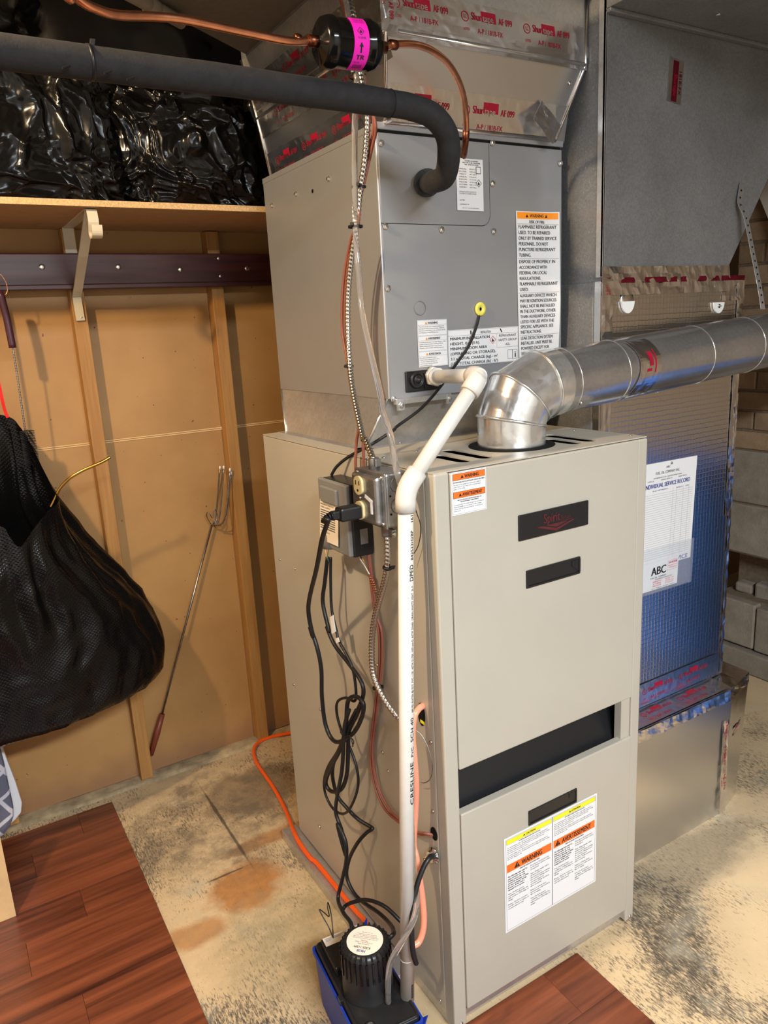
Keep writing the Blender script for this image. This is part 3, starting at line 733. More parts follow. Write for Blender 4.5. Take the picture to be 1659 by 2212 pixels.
label('refrigerant_warning', co, curl, w, h, pr, nx=24, ny=12, desc='tall white flammable refrigerant warning with orange heading')
# three-language warning
pr = Print(); w, h = .0752, .0955
txt = ['This product can expose you to chemicals including lead and lead compounds which are known to the State of California to cause cancer and birth defects or other reproductive harm. For more information go to www.P65Warnings.ca.gov', "Ce produit peut vous exposer à des agents chimiques, y compris le plomb et composés de plomb, identifiés par l'État de Californie comme pouvant causer le cancer. Pour plus d'information, prière de consulter www.P65Warnings.ca.gov", 'Este producto puede exponerle a químicos incluyendo plomo y compuestos de plomo, que es conocido por el Estado de California como causante de cáncer. Para mayor información, visite www.P65Warnings.ca.gov']
for k, t_ in enumerate(('WARNING', 'AVERTISSEMENT', 'ADVERTENCIA')):
    y = .001+k*.0315
    pr.frame('ink_grey', .001, y, w-.002, .0305, .0003); pr.tri('label_amber', w/2-.019, y+.0078, .0052, 'ink_black'); pr.text('ink_black', w/2-.012, y+.0074, .0042, t_, .031 if k else .026, bold=.05)
    pr.rect('ink_grey', .001, y+.0092, w-.002, .0003); pr.para('ink_black', .003, y+.0103, .069 if k < 2 else .052, .0040, txt[k], 62 if k < 2 else 48, .58)
label('chemical_warning', co, plane_fn((.182, yL, 1.4285), (1, 0, 0), (0, 0, -1)), w, h, pr, desc='white three-part warning label in three languages')
# installation label
pr = Print(); w, h = .196, .0765
pr.frame('ink_black', .001, .001, w-.002, h-.002, .0004); pr.text('ink_black', .088, .0105, .0050, 'INSTALLATION', .028); pr.rect('ink_black', .001, .0125, w-.002, .0004)
pr.poly('ink_black', [(.060, .003), (.063, .003), (.063, .011), (.060, .011)]); pr.poly('ink_black', [(.142, .003), (.145, .003), (.149, .010), (.146, .011)])
for k, (t_, wd) in enumerate((('MINIMUM INSTALLATION', .108), ('HEIGHT, 0 m (0 ft).', .080), ('MINIMUM ROOM AREA', .100), ('(OPERATING OR STORAGE),', .124), ('3.1 x TOTAL CHARGE (kg) - m²', .130), ('(15 x TOTAL CHARGE (lb) - ft²)', .130))):
    pr.text('ink_black', .005, .0215+.0104*k, .0058, t_, wd, bold=.04)
pr.diamond(.122, .026, .009); pr.frame('ink_black', .133, .0125, .062, .031, .0004)
pr.text('ink_black', .164, .0205, .0050, 'REFRIGERANT', .050, 'c'); pr.text('ink_black', .164, .0300, .0050, 'SAFETY GROUP', .053, 'c'); pr.text('ink_black', .164, .0395, .0050, 'A2L', .013, 'c')
pr.frame('ink_black', .164, .050, .014, .020, .0007); pr.frame('ink_black', .178, .050, .014, .020, .0007); pr.text('ink_black', .183, .067, .013, 'i', bold=.1)
label('installation_label', co, plane_fn((.2585, yL, 1.405), (1, 0, .0), (0, 0, -1)), w, h, pr, desc='wide white installation label below the yellow grommet')
# ------------------------------------------------------------ sheet-metal transition between furnace and coil
def frustum(r0, z0, r1, z1, lip=0):
    def c(r, z): x0, x1, y0, y1 = r; return [(x0, y0, z), (x1, y0, z), (x1, y1, z), (x0, y1, z)]
    a, b = c(r0, z0), c(r1, z1); return a, b
tr = thing('transition_duct', (.3, .56, FT), 'bare galvanized transition collar between grey coil cabinet and furnace top', 'duct')
a, b = frustum((.062, .515, .335, .738), FT, (cx0+.002, cx1-.002, cy0+.012, cy1-.002), cz0)
for i in range(4):
    j = (i+1) % 4; n = (Vector(a[j])-Vector(a[i])).cross(Vector(b[i])-Vector(a[i])).normalized()
    obj('side_sheet', MB().prism([a[i], a[j], b[j], b[i]], n, -.001), 'galv', tr)
obj('foot_flange', MB().box((.04, .312, FT), (.53, .34, FT+.0015)).box((.04, .312, FT), (.068, .741, FT+.0015)), 'galv', tr)
for i in range(2):
    p, q = ((a[0], b[0]), (a[3], b[3]))[i]
    obj('seam', MB().tube([p, q], .003, 6), 'galv_bright', tr)
for p in [(0.055, 0.748, 1.1738), (0.055, 0.4739, 1.1706)]: pan_screw(tr, p, (-1, 0, 0), .004)
# ============================================================ supply plenum
sp = thing('supply_plenum', (.34, .57, cz1), 'flared supply plenum sealed with red printed foil tape above the coil', 'duct')
L0 = (.128, .566, .300, .842); L1 = (.108, .604, .250, .855); L2 = (.088, .604, .250, .875)
Z0, Z1, Z2 = cz1+.001, 1.934, 2.066
r0, r1 = frustum(L0, Z0, L1, Z1); _, r2 = frustum(L1, Z1, L2, Z2); r3 = [(p[0], p[1], 2.41) for p in r2]
for i in range(4):
    j = (i+1) % 4; n = (Vector(r0[j])-Vector(r0[i])).cross(Vector(r1[i])-Vector(r0[i])).normalized()
    obj('flared_side', MB().prism([r0[i], r0[j], r1[j], r1[i]], n, -.001), 'foil_smooth', sp)
    n = (Vector(r1[j])-Vector(r1[i])).cross(Vector(r2[i])-Vector(r1[i])).normalized()
    obj('collar_side', MB().prism([r1[i], r1[j], r2[j], r2[i]], n, -.001), 'galv', sp)
    obj('duct_side', MB().prism([r2[i], r2[j], r3[j], r3[i]], n, -.001), 'galv_old', sp)
def tape_print(pr, length, h, start=0., scale=1.):
    x = start; k = 0
    while x < length-.135*scale:
        s_ = scale
        # ring mark, word on and off a red block, second line
        pts = [(x+.009*s_+.009*s_*math.cos(a), h*.42+.009*s_*math.sin(a)) for a in [2*math.pi*i/14 for i in range(14)]]
        pin = [(x+.009*s_+.0075*s_*math.cos(a), h*.42+.0075*s_*math.sin(a)) for a in [2*math.pi*i/14 for i in range(14)]]
        for i in range(14): j = (i+1) % 14; pr.poly('tape_red', [pts[i], pts[j], pin[j], pin[i]])
        pr.text('tape_red', x+.009*s_, h*.42+.003*s_, .007*s_, 'UL', .008*s_, 'c'); pr.text('tape_red', x+.002*s_, h*.82, .0042*s_, 'LISTED', .015*s_)
        pr.text('tape_red', x+.024*s_, h*.48, .0125*s_, 'Shur', .025*s_, bold=.04); pr.rect('tape_red', x+.049*s_, h*.18, .036*s_, .018*s_, 1)
        pr.text('foil_tape', x+.051*s_, h*.48, .0115*s_, 'tape', .026*s_, bold=.04, lv=4)
        pr.text('tape_red', x+.091*s_, h*.48, .0110*s_, 'AF 099', .034*s_, bold=.02)
        pr.text('tape_red', x+.036*s_, h*.86, .0085*s_, 'A-P / 181B-FX', .062*s_)
        x += .155*s_; k += 1
def tape(parent, TL, U, V, w, h, start=0., scale=1., name='foil_tape', pr=True, m='foil_tape', wob=.0006):
    fn0 = plane_fn(TL, U, V); sd = random.random()*50
    fn = lambda x, y, e: fn0(x, y, e+.0012+wob*noise.noise(Vector((x*40+sd, y*60, sd))))
    p = Print() if pr else None
    if pr: tape_print(p, w, h, start, scale)
    return label(name, parent, fn, w, h, p, m, nx=max(2, int(w/.012)), ny=4, thick=.0004)
def lerp(a, b, t): return Vector(a)*(1-t)+Vector(b)*t
# front tapes: across the coil joint, the lip and above it
def band(pa, pb, pc, pd, s0, s1, start, scale=1., **kw):
    """tape on quad pa(bl) pb(br) pc(tr) pd(tl) between height fractions s0..s1"""
    tl, tr_, bl = lerp(pa, pd, s1), lerp(pb, pc, s1), lerp(pa, pd, s0)
    return tape(sp, tl, tr_-tl, bl-tl, (tr_-tl).length, (bl-tl).length, start, scale, **kw)
band(r0[0], r0[1], r1[1], r1[0], -.03, .46, .012, 1.08)
band(r1[0], r1[1], r2[1], r2[0], .10, .53, .02, 1.0)
band(r1[0], r1[1], r2[1], r2[0], -.08, .12, .0, 1, pr=False)
band(r0[3], r0[0], r1[0], r1[3], -.03, .40, .05, .95, wob=.0006)
band(r1[3], r1[0], r2[0], r2[3], -.35, .10, .10, .95, wob=.0006)
band(r1[3], r1[0], r2[0], r2[3], .12, .62, .03, 1.05, wob=.0006)
# crumpled corner patches
tape(sp, (.500, .272, 1.862), (.78, 0, -.62), (-.62, -.2, -.78), .07, .055, .0, .8, wob=.004)
tape(sp, (.128, .2465, 2.05), (.02, 0, -1), (-1, 0, 0), .12, .035, 0, .8, wob=.001)
obj('corner_foil', MB().tube([lerp(r0[3], r1[3], .0), lerp(r0[3], r1[3], 1.), r2[3]], .005, 6), 'foil_tape', sp)
obj('corner_foil', MB().tube([r0[0], r1[0], r2[0]], .004, 6), 'foil_tape', sp)
obj('corner_foil', MB().tube([r0[1], r1[1], r2[1]], .005, 6), 'foil_tape', sp)
obj('joint_foil', MB().tube([r0[3], r0[0], r0[1]], .006, 6), 'foil_tape', sp)
obj('lip', MB().tube([r1[3], r1[0], r1[1]], .005, 6), 'galv_bright', sp)
for p in [(0.5717, 0.262, 1.899)]: pan_screw(sp, p, (0, -1, 0), .005)
# ============================================================ return side
DX0, DX1, DY = .610, 1.122, .200
ru = thing('return_drop', (.85, .45, 1.50), 'weathered galvanized return duct narrowing down to the foil-wrapped drop', 'duct')
fp = [(DX0, DY, 1.49), (1.052, DY, 1.49), (1.058, DY, 1.52), (1.40, DY, 2.03), (1.40, DY, 2.2), (DX0, DY, 2.2)]
obj('front_sheet', MB().prism(fp, (0, 1, 0), .001), 'galv_old', ru)
obj('left_sheet', MB().prism([(DX0, DY, 1.49), (DX0, .75, 1.49), (DX0, .75, 2.4), (DX0, DY, 2.4)], (1, 0, 0), .001), 'galv_old', ru)
obj('right_sheet', MB().prism([(1.052, DY, 1.49), (1.052, .75, 1.49), (1.058, .75, 1.52), (1.058, DY, 1.52)], (-1, 0, 0), .001).prism([(1.058, DY, 1.52), (1.058, .75, 1.52), (1.40, .75, 2.03), (1.40, DY, 2.03)], (-1, 0, 0), .001), 'galv_old', ru)
obj('back_sheet', MB().prism([(p[0], .75, p[2]) for p in fp], (0, -1, 0), .001), 'galv_old', ru)
obj('corner_seam', MB().box((DX0-.004, DY-.005, 1.50), (DX0+.002, DY+.002, 2.40), .001).box((DX0-.004, DY-.005, 1.50), (DX0-.001, DY+.014, 2.4)), 'galv', ru)
pr = Print(); pr.text('tape_red', .006, .014, .008, 'Shurtape', .040, bold=.03); pr.rect('tape_red', .004, .017, .052, .008)
c_ = [(0.7941, 0.1992, 1.9589), (0.8562, 0.1992, 1.9514), (0.8466, 0.1992, 1.8761), (0.7762, 0.1992, 1.8827)]
pr = Print(); pr.rect('tape_maroon', .004, .016, .082, .018); pr.text('tape_red', .03, .030, .011, 'Shurtape', .045, bold=.03, lv=3); pr.text('tape_maroon', .02, .012, .008, '181B-FX', .05)
label('tape_patch', ru, plane_fn((c_[1][0], .1986, (c_[0][2]+c_[1][2])/2), (-.07, 0, -1), (-1, 0, .10)), .088, .046, pr, 'foil_tape', nx=4, ny=3)
# trunk overhead
tk = thing('trunk_duct', (1.5, 0, 2.022), 'dark speckled galvanized trunk duct running overhead at the right', 'duct')
obj('bottom_sheet', MB().box((.606, -.75, 2.022), (2.3, .198, 2.024)), 'galv_old', tk)
obj('side_sheet', MB().box((.606, -.75, 2.024), (.608, .198, 2.36)), 'galv_old', tk)
obj('side_sheet', MB().box((.606, -.752, 2.024), (2.3, -.75, 2.36)), 'galv_old', tk)
obj('edge_seam', MB().box((.606, .184, 2.014), (2.3, .199, 2.022), .002), 'galv_old', tk)
pan_screw(tk, (.86, .12, 2.022), (0, 0, -1), .006)
# foil-faced insulated drop
fd = thing('foil_return_duct', (.86, .45, .40), 'insulated return duct wrapped in shiny foil with square scrim pattern', 'duct')
obj('foil_front', MB().box((DX0-.004, DY-.003, .395), (DX1, DY+.02, 1.492), .003), 'foil_scrim', fd)
obj('foil_side', MB().box((DX0-.004, DY+.02, .395), (DX0+.016, .75, 1.492), .003), 'galv_old', fd)
obj('foil_side', MB().box((DX1-.02, DY+.02, .395), (DX1, .75, 1.492), .003), 'foil', fd)
obj('foil_back', MB().box((DX0+.016, .73, .395), (DX1-.02, .75, 1.492), .003), 'foil', fd)
obj('foil_top', MB().box((1.05, DY, 1.483), (DX1-.004, .74, 1.493), .002), 'foil', fd)
t_ = thing
def dtape(TL, U, V, w, h, **kw): return tape(fd, TL, U, V, w, h, **kw)
dtape((DX0-.006, DY-.0035, 1.522), (1, 0, 0), (0, -.05, -1), .45, .062, pr=False, wob=.004)
dtape((DX0-.006, DY-.005, 1.498), (1, 0, 0), (0, -.1, -1), .512, .012, pr=False, wob=.0035, m='tape_maroon')
dtape((DX0-.006, DY-.0045, 1.487), (0, 0, -1), (-1, 0, 0), .60, .004, pr=False)
e_ = dtape((DX0+.030, DY-.0038, 1.492), (0, 0, -1), (-1, 0, 0), .50, .034, pr=False, wob=.003)
pr = Print(); pr.text('tape_red', .006, .012, .007, 'UL', .008); pr.text('tape_red', .004, .020, .005, 'LISTED', .018); pr.text('tape_red', .006, .027, .005, '181A-P', .015)
pr.build('printing', e_, plane_fn((DX0+.0, DY-.0075, 1.488), (1, 0, 0), (0, 0, -1)))
dtape((DX1-.03, DY-.004, 1.490), (0, 0, -1), (-1, 0, 0), .62, -.026, pr=False, wob=.003)
dtape((1.03, DY-.0035, 1.488), (1, 0, 0), (0, 0, -1), .09, .05, pr=False, wob=.004)
dtape((DX1-.002, DY-.004, 1.2), (0, 0, -1), (-1, 0, 0), .80, .012, pr=False, wob=.003)
for k, p in enumerate(((.687, 1.437), (1.016, 1.4255))):
    c_ = thing('pin_cap', (p[0], DY-.005, p[1]), ('white half-round plastic pin cap on foil duct, nearer the furnace flue elbow', 'white half-round plastic pin cap with metal pin, near the perforated strap')[k], 'pin cap', 'insulation pin caps')
    R_ = .021; an = [math.pi+math.pi*i/16 for i in range(17)]
    obj('cap', MB().prism([(p[0]+R_*math.cos(a), DY-.0045, p[1]+.009+R_*1.25*math.sin(a)) for a in an], (0, -1, 0), .004), 'white_plastic', c_)
    if k: obj('pin', MB().lathe([(.005, 0), (.005, .001), (.0015, .001), (.0015, .006), (0, .0065)], (p[0], DY-.0085, p[1]), (0, -1, 0), 10), 'steel_dull', c_)
    else: obj('foil_bulge', MB().lathe([(.024, 0), (.02, .003), (.01, .0045), (0, .005)], (p[0], DY-.003, p[1]+.012), (0, -1, 0), 18), 'foil', c_)
# floor boot of the return
fb = thing('return_boot', (.8, .3, 0), 'low foil-wrapped return boot on the floor beside the furnace', 'duct')
BY = .130
obj('front_board', MB().prism([(.548, BY, .0), (1.062, BY, .0), (1.078, BY, .385), (.548, BY, .388)], (0, 1, 0), .02), 'foil_smooth', fb)
obj('top_board', MB().prism([(.548, BY, .388), (1.078, BY, .385), (1.19, .155, .392), (1.20, .76, .402), (.548, .76, .402)], (0, 0, 1), .004), 'foil', fb)
obj('end_board', MB().prism([(1.064, BY+.001, .0), (1.165, .158, .0), (1.19, .155, .392), (1.078, BY+.001, .386)], (-.15, 1, 0), .012), 'foil', fb)
obj('end_board', MB().prism([(1.165, .158, .0), (1.165, .75, .0), (1.19, .75, .392), (1.19, .158, .392)], (-1, 0, 0), .012), 'foil', fb)
def btape(TL, U, V, w, h, **kw): return tape(fb, TL, U, V, w, h, **kw)
btape((.552, BY-.002, .391), (1, 0, -.004), (0, -.1, -1), .52, .030, pr=False, wob=.003)
btape((.552, BY+.004, .3895), (1, 0, 0), (0, -1, 0), .52, .004, pr=False)
btape((.552, .196, .396), (1, 0, 0), (0, -1, -.06), .52, .062, start=.05, scale=.95, wob=.0005)
btape((.612, DY-.0045, .468), (1, 0, 0), (0, 0, -1), .49, .060, start=.02, scale=.95, wob=.0005)
btape((1.063, BY-.002, .30), (.0, -.02, -1), (-1, 0, 0), .29, .026, start=.0, scale=.5, wob=.003)
btape((1.08, BY+.003, .39), (.97, .2, 0), (0, 0, -1), .11, .03, pr=False, wob=.004)
btape((1.10, .139, .25), (.97, .22, .25), (0, 0, -1), .06, .03, scale=.4, wob=.003)
# service record pouch
sr = thing('service_record', (.88, .193, .70), 'service record sheet in clear pouch fixed to the blue-tinted foil duct', 'paper')
pr = Print(); w, h = .216, .272
pr.text('ink_grey', .104, .017, .0055, 'ABC', .016, 'c'); pr.text('ink_grey', .104, .030, .0066, 'FUEL OIL COMPANY INC.', .092, 'c'); pr.text('ink_grey', .104, .040, .0032, '1234 HARRISBURG ROAD • LANDISVILLE PENNSYLVANIA', .108, 'c'); pr.text('ink_grey', .104, .0465, .0032, 'OFFICE:            EMERGENCY:           HEATING:', .150, 'c')
pr.text('ink_blue', .020, .063, .0105, 'INDIVIDUAL SERVICE RECORD', .172, bold=.05); pr.text('ink_blue', .050, .072, .003, 'EQUIPMENT:', .06)
for k in range(30): pr.rect('ink_grey', .010, .080+.0058*k, .196, .0004)
for x in (.128, .142, .168, .190): pr.rect('ink_grey', x, .070, .0004, .186)
for x in (.140, .152, .176): pr.text('ink_blue', x, .0745, .0030, 'DATE', .012)
pr.text('ink_blue', .128, .269, .0110, 'SERVICE', .074, bold=.04)
lean = (-.035, 0, -1)
sheet = label('record_sheet', sr, plane_fn((.747, .1955, 1.058), (1, 0, -.012), lean), w, h, pr, desc='white ruled record sheet with blue heading')
pr = Print(); w2, h2 = .142, .075
pr.text('ink_black', .036, .035, .021, 'ABC', .056, bold=.09); pr.text('ink_black', .034, .044, .0040, 'FUEL OIL COMPANY', .062); pr.frame('ink_red', .100, .006, .038, .026, .0005)
pr.text('ink_red', .119, .0145, .0058, '24-HOUR', .034, 'c', bold=.03); pr.text('ink_red', .119, .021, .0034, 'Emergency Service', .034, 'c'); pr.text('ink_red', .119, .027, .0034, 'All Fuel Systems', .030, 'c')
pr.text('ink_black', .086, .0495, .0033, 'FOR IMMEDIATE SERVICE, CALL', .066, 'c')
for k, t_ in enumerate(('HARRISBURG', 'YORK', 'LANCASTER')): pr.text('ink_red', .078, .0555+.0055*k, .0038, t_, .034, 'r'); pr.text('ink_red', .092, .0555+.0055*k, .0038, '717-555-%04d' % (1100+111*k), .034)
pr.text('ink_black', .086, .0725, .0030, 'Fuel • Heating • Cooling • Service', .09, 'c')
label('business_card', sr, plane_fn((.7625, .1945, .8000), (1, 0, -.012), lean), w2, h2, pr, desc='white advertising card with black ABC lettering')
label('pouch', sr, plane_fn((.743, .1938, .838), (1, 0, -.012), lean), .221, .122, None, 'vinyl_pouch')
obj('pin', MB().lathe([(.003, 0), (.003, .002), (0, .003)], (.862, .1945, 1.05), (0, -1, 0), 8), 'steel_dull', sr)
# perforated strap holding the flue
ps = thing('hanger_strap', (1.065, .14, 1.41), 'perforated galvanized hanger strap from return duct to flue pipe', 'strap')
sp_ = [(1.0871, 0.196, 1.7138), (1.0734, 0.19, 1.6678), (1.0784, 0.175, 1.6317), (1.0768, 0.15, 1.5483), (1.0594, 0.115, 1.4646), (1.0548, 0.1, 1.412)]
def ribbon(path, wdir, w, t):
    mb = MB(); P_ = [Vector(p) for p in path]; vs = []
    for i, p in enumerate(P_):
        d = (P_[min(i+1, len(P_)-1)]-P_[max(i-1, 0)]).normalized(); wd = Vector(wdir); wd = (wd-d*wd.dot(d)).normalized(); n = d.cross(wd)
        vs += [p-wd*w/2-n*t/2, p+wd*w/2-n*t/2, p+wd*w/2+n*t/2, p-wd*w/2+n*t/2]
    fs = [(0, 1, 2, 3)[::-1], tuple(4*(len(P_)-1)+k for k in range(4))]
    for i in range(len(P_)-1):
        for k in range(4): fs.append((4*i+k, 4*i+(k+1) % 4, 4*i+4+(k+1) % 4, 4*i+4+k))
    return mb.add(vs, fs)
spath = smooth_path(sp_, 5)
obj('strap', ribbon(spath, (1, 0, 0), .0165, .0012), 'galv', ps)
hm = MB()
rs = resample(spath, .018)
for i, p in enumerate(rs[1:-1]):
    hm.lathe([(.0026, 0), (.0026, .0004)], p+Vector((0, -.0013, 0)), (0, -1, .2), 8)
obj('strap_holes', hm, 'black_matte', ps)
# pale board leaning by the right wall
obj('leaning_board', MB().prism([(1.9, 0.6924, 1.8262), (1.9, 0.6055, 1.9637), (1.9, 0.5711, 1.5128), (1.9, 0.6362, 1.7112)], (1, 0, 0), .012), 'white_board', None, 'pale board scrap leaning at the brick wall behind the duct', 'board')
# ============================================================ flue pipe
fl = thing('flue_pipe', (.28, .125, FT), 'shiny galvanized flue pipe with segmented elbow rising from furnace top', 'flue pipe')
FR_ = .0675
axis = [Vector(p) for p in ((.282, .128, 1.170), (.282, .128, 1.224), (.302, .126, 1.268), (.352, .121, 1.2895), (.385, .119, 1.2915), (1.96, .085, 1.395))]
def mitre_rings(axis, r, seg=40):
    rings = []; n = len(axis)
    for i in range(n):
        d0 = (axis[i]-axis[max(i-1, 0)]).normalized() if i else (axis[1]-axis[0]).normalized()
        d1 = (axis[min(i+1, n-1)]-axis[i]).normalized() if i < n-1 else d0
        m_ = (d0+d1).normalized(); u = Vector((0, 1, 0)); u = (u-d0*u.dot(d0)).normalized(); w = d0.cross(u); ring = []
        for k in range(seg):
            a = 2*math.pi*k/seg; off = (u*math.cos(a)+w*math.sin(a))*r
            t = -off.dot(m_)/d0.dot(m_); ring.append(axis[i]+off+d0*t)
        rings.append(ring)
    return rings
rings = mitre_rings(axis, FR_)
def seg_obj(name, i, m):
    a, b = rings[i], rings[i+1]; n = len(a); mb = MB()
    mid = [[a[k].lerp(b[k], t) for k in range(n)] for t in (0, .25, .5, .75, 1)]
    mb.add([p for r_ in mid for p in r_], [(j*n+k, j*n+(k+1) % n, (j+1)*n+(k+1) % n, (j+1)*n+k) for j in range(4) for k in range(n)], True)
    return obj(name, mb, m, fl)
seg_obj('collar', 0, 'galv_bright'); seg_obj('elbow_gore', 1, 'galv_bright'); seg_obj('elbow_gore', 2, 'galv_bright'); seg_obj('elbow_end', 3, 'galv_bright')
for i in (1, 2, 3): obj('seam_bead', MB().tube(rings[i], .0034, 8, closed=True), 'galv_bright', fl)
pd = (axis[5]-axis[4]).normalized()
obj('pipe', MB().lathe([(FR_-.002, -.02), (FR_-.002, (axis[5]-axis[4]).length)], axis[4], pd, 48, caps=False), 'galv_pipe', fl)
for d, nm in ((.020, 'crimp_ring'), (.155, 'pipe_joint'), (.42, 'pipe_joint'), (.60, 'pipe_joint')):
    obj(nm, MB().lathe([(FR_-.002, -.0012), (FR_-.0005, 0), (FR_-.002, .0012)], axis[4]+pd*d, pd, 48, caps=False), 'galv_bright', fl)
obj('flue_ring', MB().lathe([(.086, 0), (.086, .0015), (FR_+.001, .003)], (axis[0].x, axis[0].y, FT), (0, 0, 1), 40), 'black_matte', fl)
for d, a in ((.03, 3.9), (.30, 4.6)):
    u = Vector((0, 1, 0)); u = (u-pd*u.dot(pd)).normalized(); w_ = pd.cross(u); n_ = u*math.cos(a)+w_*math.sin(a)
    pan_screw(fl, tuple(axis[4]+pd*d+n_*(FR_-.0022)), n_, .005)
# tape band on the flue
def flue_fn(x, y, e):
    u = Vector((0, -1, 0)); u = (u-pd*u.dot(pd)).normalized(); w_ = pd.cross(u); a = -1.05+y/FR_
    k = noise.noise(Vector((x*60, y*50, 3)))*.0014
    return axis[4]+pd*(.170+x+.012*math.sin(y*30))+(u*math.cos(a)-w_*math.sin(a)*-1)*(FR_-.0005+e+k+.001)
pr = Print(); pr.rect('tape_red', .026, .035, .012, .030); pr.rect('tape_red', .043, .030, .004, .05); pr.rect('tape_red', .020, .070, .014, .006)
label('tape_band', fl, flue_fn, .062, .135, pr, 'foil_tape', nx=8, ny=20)
# ============================================================ PVC condensate drain
dp = thing('drain_pipe', (-.10, .0, .15), 'white PVC condensate drain pipe from the coil down into the pump', 'pipe')
pA = Vector((.2138, .296, 1.312)); pB = Vector([(0.132, 0.035, 1.3261)][0]); pC = Vector([(-0.0377, 0.03, 1.1487)][0]); pD = Vector([(-0.1013, 0.012, 0.142)][0])
dAB = (pB-pA).normalized(); dBC = (pC-pB).normalized(); dCD = (pD-pC).normalized(); PR = .0136
def elbow(c, din, dout, hub, r, bend):
    a, b = c-din*bend, c+dout*bend
    path = [c-din*hub]+[a.lerp(c, t).lerp(c.lerp(b, t), t) for t in [i/10 for i in range(11)]]+[c+dout*hub]
    return MB().tube(path, r, 24)
obj('hex_adapter', MB().lathe([(.021, .0), (.021, .020), (.0185, .0205), (.0185, .026)], pA, dAB, 6, smooth=False).lathe([(.0178, .02), (.0178, .034)], pA, dAB, 20), 'pvc', dp)
obj('pipe', MB().tube([pA, pB], PR, 24), 'pvc', dp)
obj('elbow', elbow(pB, dAB, dBC, .038, .0178, .026), 'pvc', dp)
obj('pipe', MB().tube([pB, pC], PR, 24), 'pvc', dp)
obj('elbow', elbow(pC, dBC, dCD, .038, .0178, .020), 'pvc', dp)
vp = obj('pipe', MB().tube([pC, pD], PR, 24), 'pvc', dp)
obj('cut_ring', MB().lathe([(PR+.0002, 0), (PR+.0004, .001), (PR+.0002, .002)], pD-dCD*.095, dCD, 24, caps=False), 'pvc', dp)
pr = Print()
for x, c_, tx, wd, bo in ((.0, .0072, 'CRESLINE', .085, .06), (.095, .0055, 'PVC', .020, .03), (.125, .0066, 'SCH 40', .047, .03), (.182, .0042, '480 PSI WATER @ 73°F  PVC 1120  ASTM D1785  NSF-pw-G  ASTM D2665  DRAIN WASTE VENT  2L P', .235, .02), (.425, .0075, 'DPED', .030, .06), (.463, .0055, '842523H2BP', .052, .04), (.528, .0055, '1612', .020, .04)):
    pr.text('ink_black', x, .0085, c_, tx, wd, bold=bo)
for k in range(16): pr.rect('ink_black', .565+.0023*k, .002, .0012 if k % 3 else .0018, .0065)
cam2 = Vector((CAM['cx'], CAM['cy'], pC.z))-pC
pr.build('lettering', vp, cyl_fn(pD-dCD*.425, -dCD, PR+.0002, .42, cam2))
pr = Print()
for k in range(14): pr.rect('ink_black', .012+.0022*k, .0005, .0011 if k % 3 else .0017, .0055)
pr.build('lettering', vp, cyl_fn(pD, -dCD, PR+.0002, .55, cam2))
# ============================================================ refrigerant lines
DRY0 = Vector((-.120, .085, 1.834)); DRD = Vector((1, 0, .055)).normalized()
fdry = thing('filter_drier', (-.06, .085, 1.79), 'glossy black cylindrical filter drier with pink label on the copper line', 'filter drier')
rD, LD = .0350, .104
prof = [(0, 0), (.010, 0), (.012, .002), (.028, .0045), (.033, .008), (rD, .014), (rD+.001, .019), (rD+.001, .022), (rD-.001, .0255), (rD-.001, LD-.0255), (rD+.001, LD-.022), (rD+.001, LD-.019), (rD, LD-.014), (.033, LD-.008), (.028, LD-.0045), (.012, LD-.002), (.010, LD), (0, LD)]
obj('body', MB().lathe(prof, DRY0, DRD, 48), 'black_gloss', fdry)
for a in (1.0, 2.2, 3.4, 4.6, 5.8):
    u = DRD.orthogonal().normalized(); w_ = DRD.cross(u); q = DRY0+DRD*.0085+(u*math.cos(a)+w_*math.sin(a))*.023
    obj('end_dimple', MB().lathe([(.003, 0), (.002, .002), (0, .0025)], q, -DRD, 8), 'black_gloss', fdry)
pr = Print()
pr.text('ink_black', .0015, .0, .0001, ' ', None)
dfn0 = cyl_fn(DRY0+DRD*.044, DRD, rD-.0006, -1.30, Vector((CAM['cx']-DRY0.x, CAM['cy']-DRY0.y, CAM['cz']-DRY0.z)))
dfn = lambda x, y, e: dfn0(x, -y+.0, e)
pr = Print(); PW, PH_ = .026, .088
for k, t_ in enumerate(('LIQUID LINE', 'FILTER DRIER', 'R-454B  R-410A')): pr.text('ink_black', .0035, .006+.0036*k, .0022, t_, .019)
pr.diamond(.012, .026, .006, 'ink_black'); pr.text('ink_black', .006, .036, .0024, 'UL LISTED', .014)
pr.poly('ink_black', [(.012, .040), (.0085, .046), (.0155, .046)]); pr.rect('ink_black', .0108, .046, .0026, .008)
pr.text('ink_black', .005, .063, .0062, 'TR', .014, bold=.08); pr.text('ink_black', .0035, .069, .0024, 'FLOW', .010)
for k in range(9): pr.rect('ink_black', .005+.0018*k, .072, .0009, .008)
def dfl(x, y, e): return dfn0(x, y, e)
label('pink_label', fdry, dfl, PW, PH_, pr, 'label_pink', nx=1, ny=24, desc='pink paper label with black flow arrow')
for d in (-.016, LD-.004): obj('pipe_stub', MB().lathe([(.0085, 0), (.0085, .020)], DRY0+DRD*d, DRD, 16), 'copper_burnt', fdry)
qa = DRY0-DRD*.012
lq = thing('liquid_line', tuple(qa), 'bare copper liquid line entering the drier from the upper left', 'pipe')
obj('tube', MB().tube(smooth_path([(-.66, .02, 2.42), (-.64, .02, 2.12)]+[(-0.5007, 0.02, 1.8432), (-0.4697, 0.03, 1.8185), (-0.442, 0.04, 1.8127), (-0.4148, 0.05, 1.8145), (-0.3707, 0.06, 1.8226), (-0.3261, 0.065, 1.8268), (-0.2444, 0.075, 1.8273), (-0.1719, 0.08, 1.8267)]+[tuple(qa)], 8), .0058, 14), 'copper', lq)
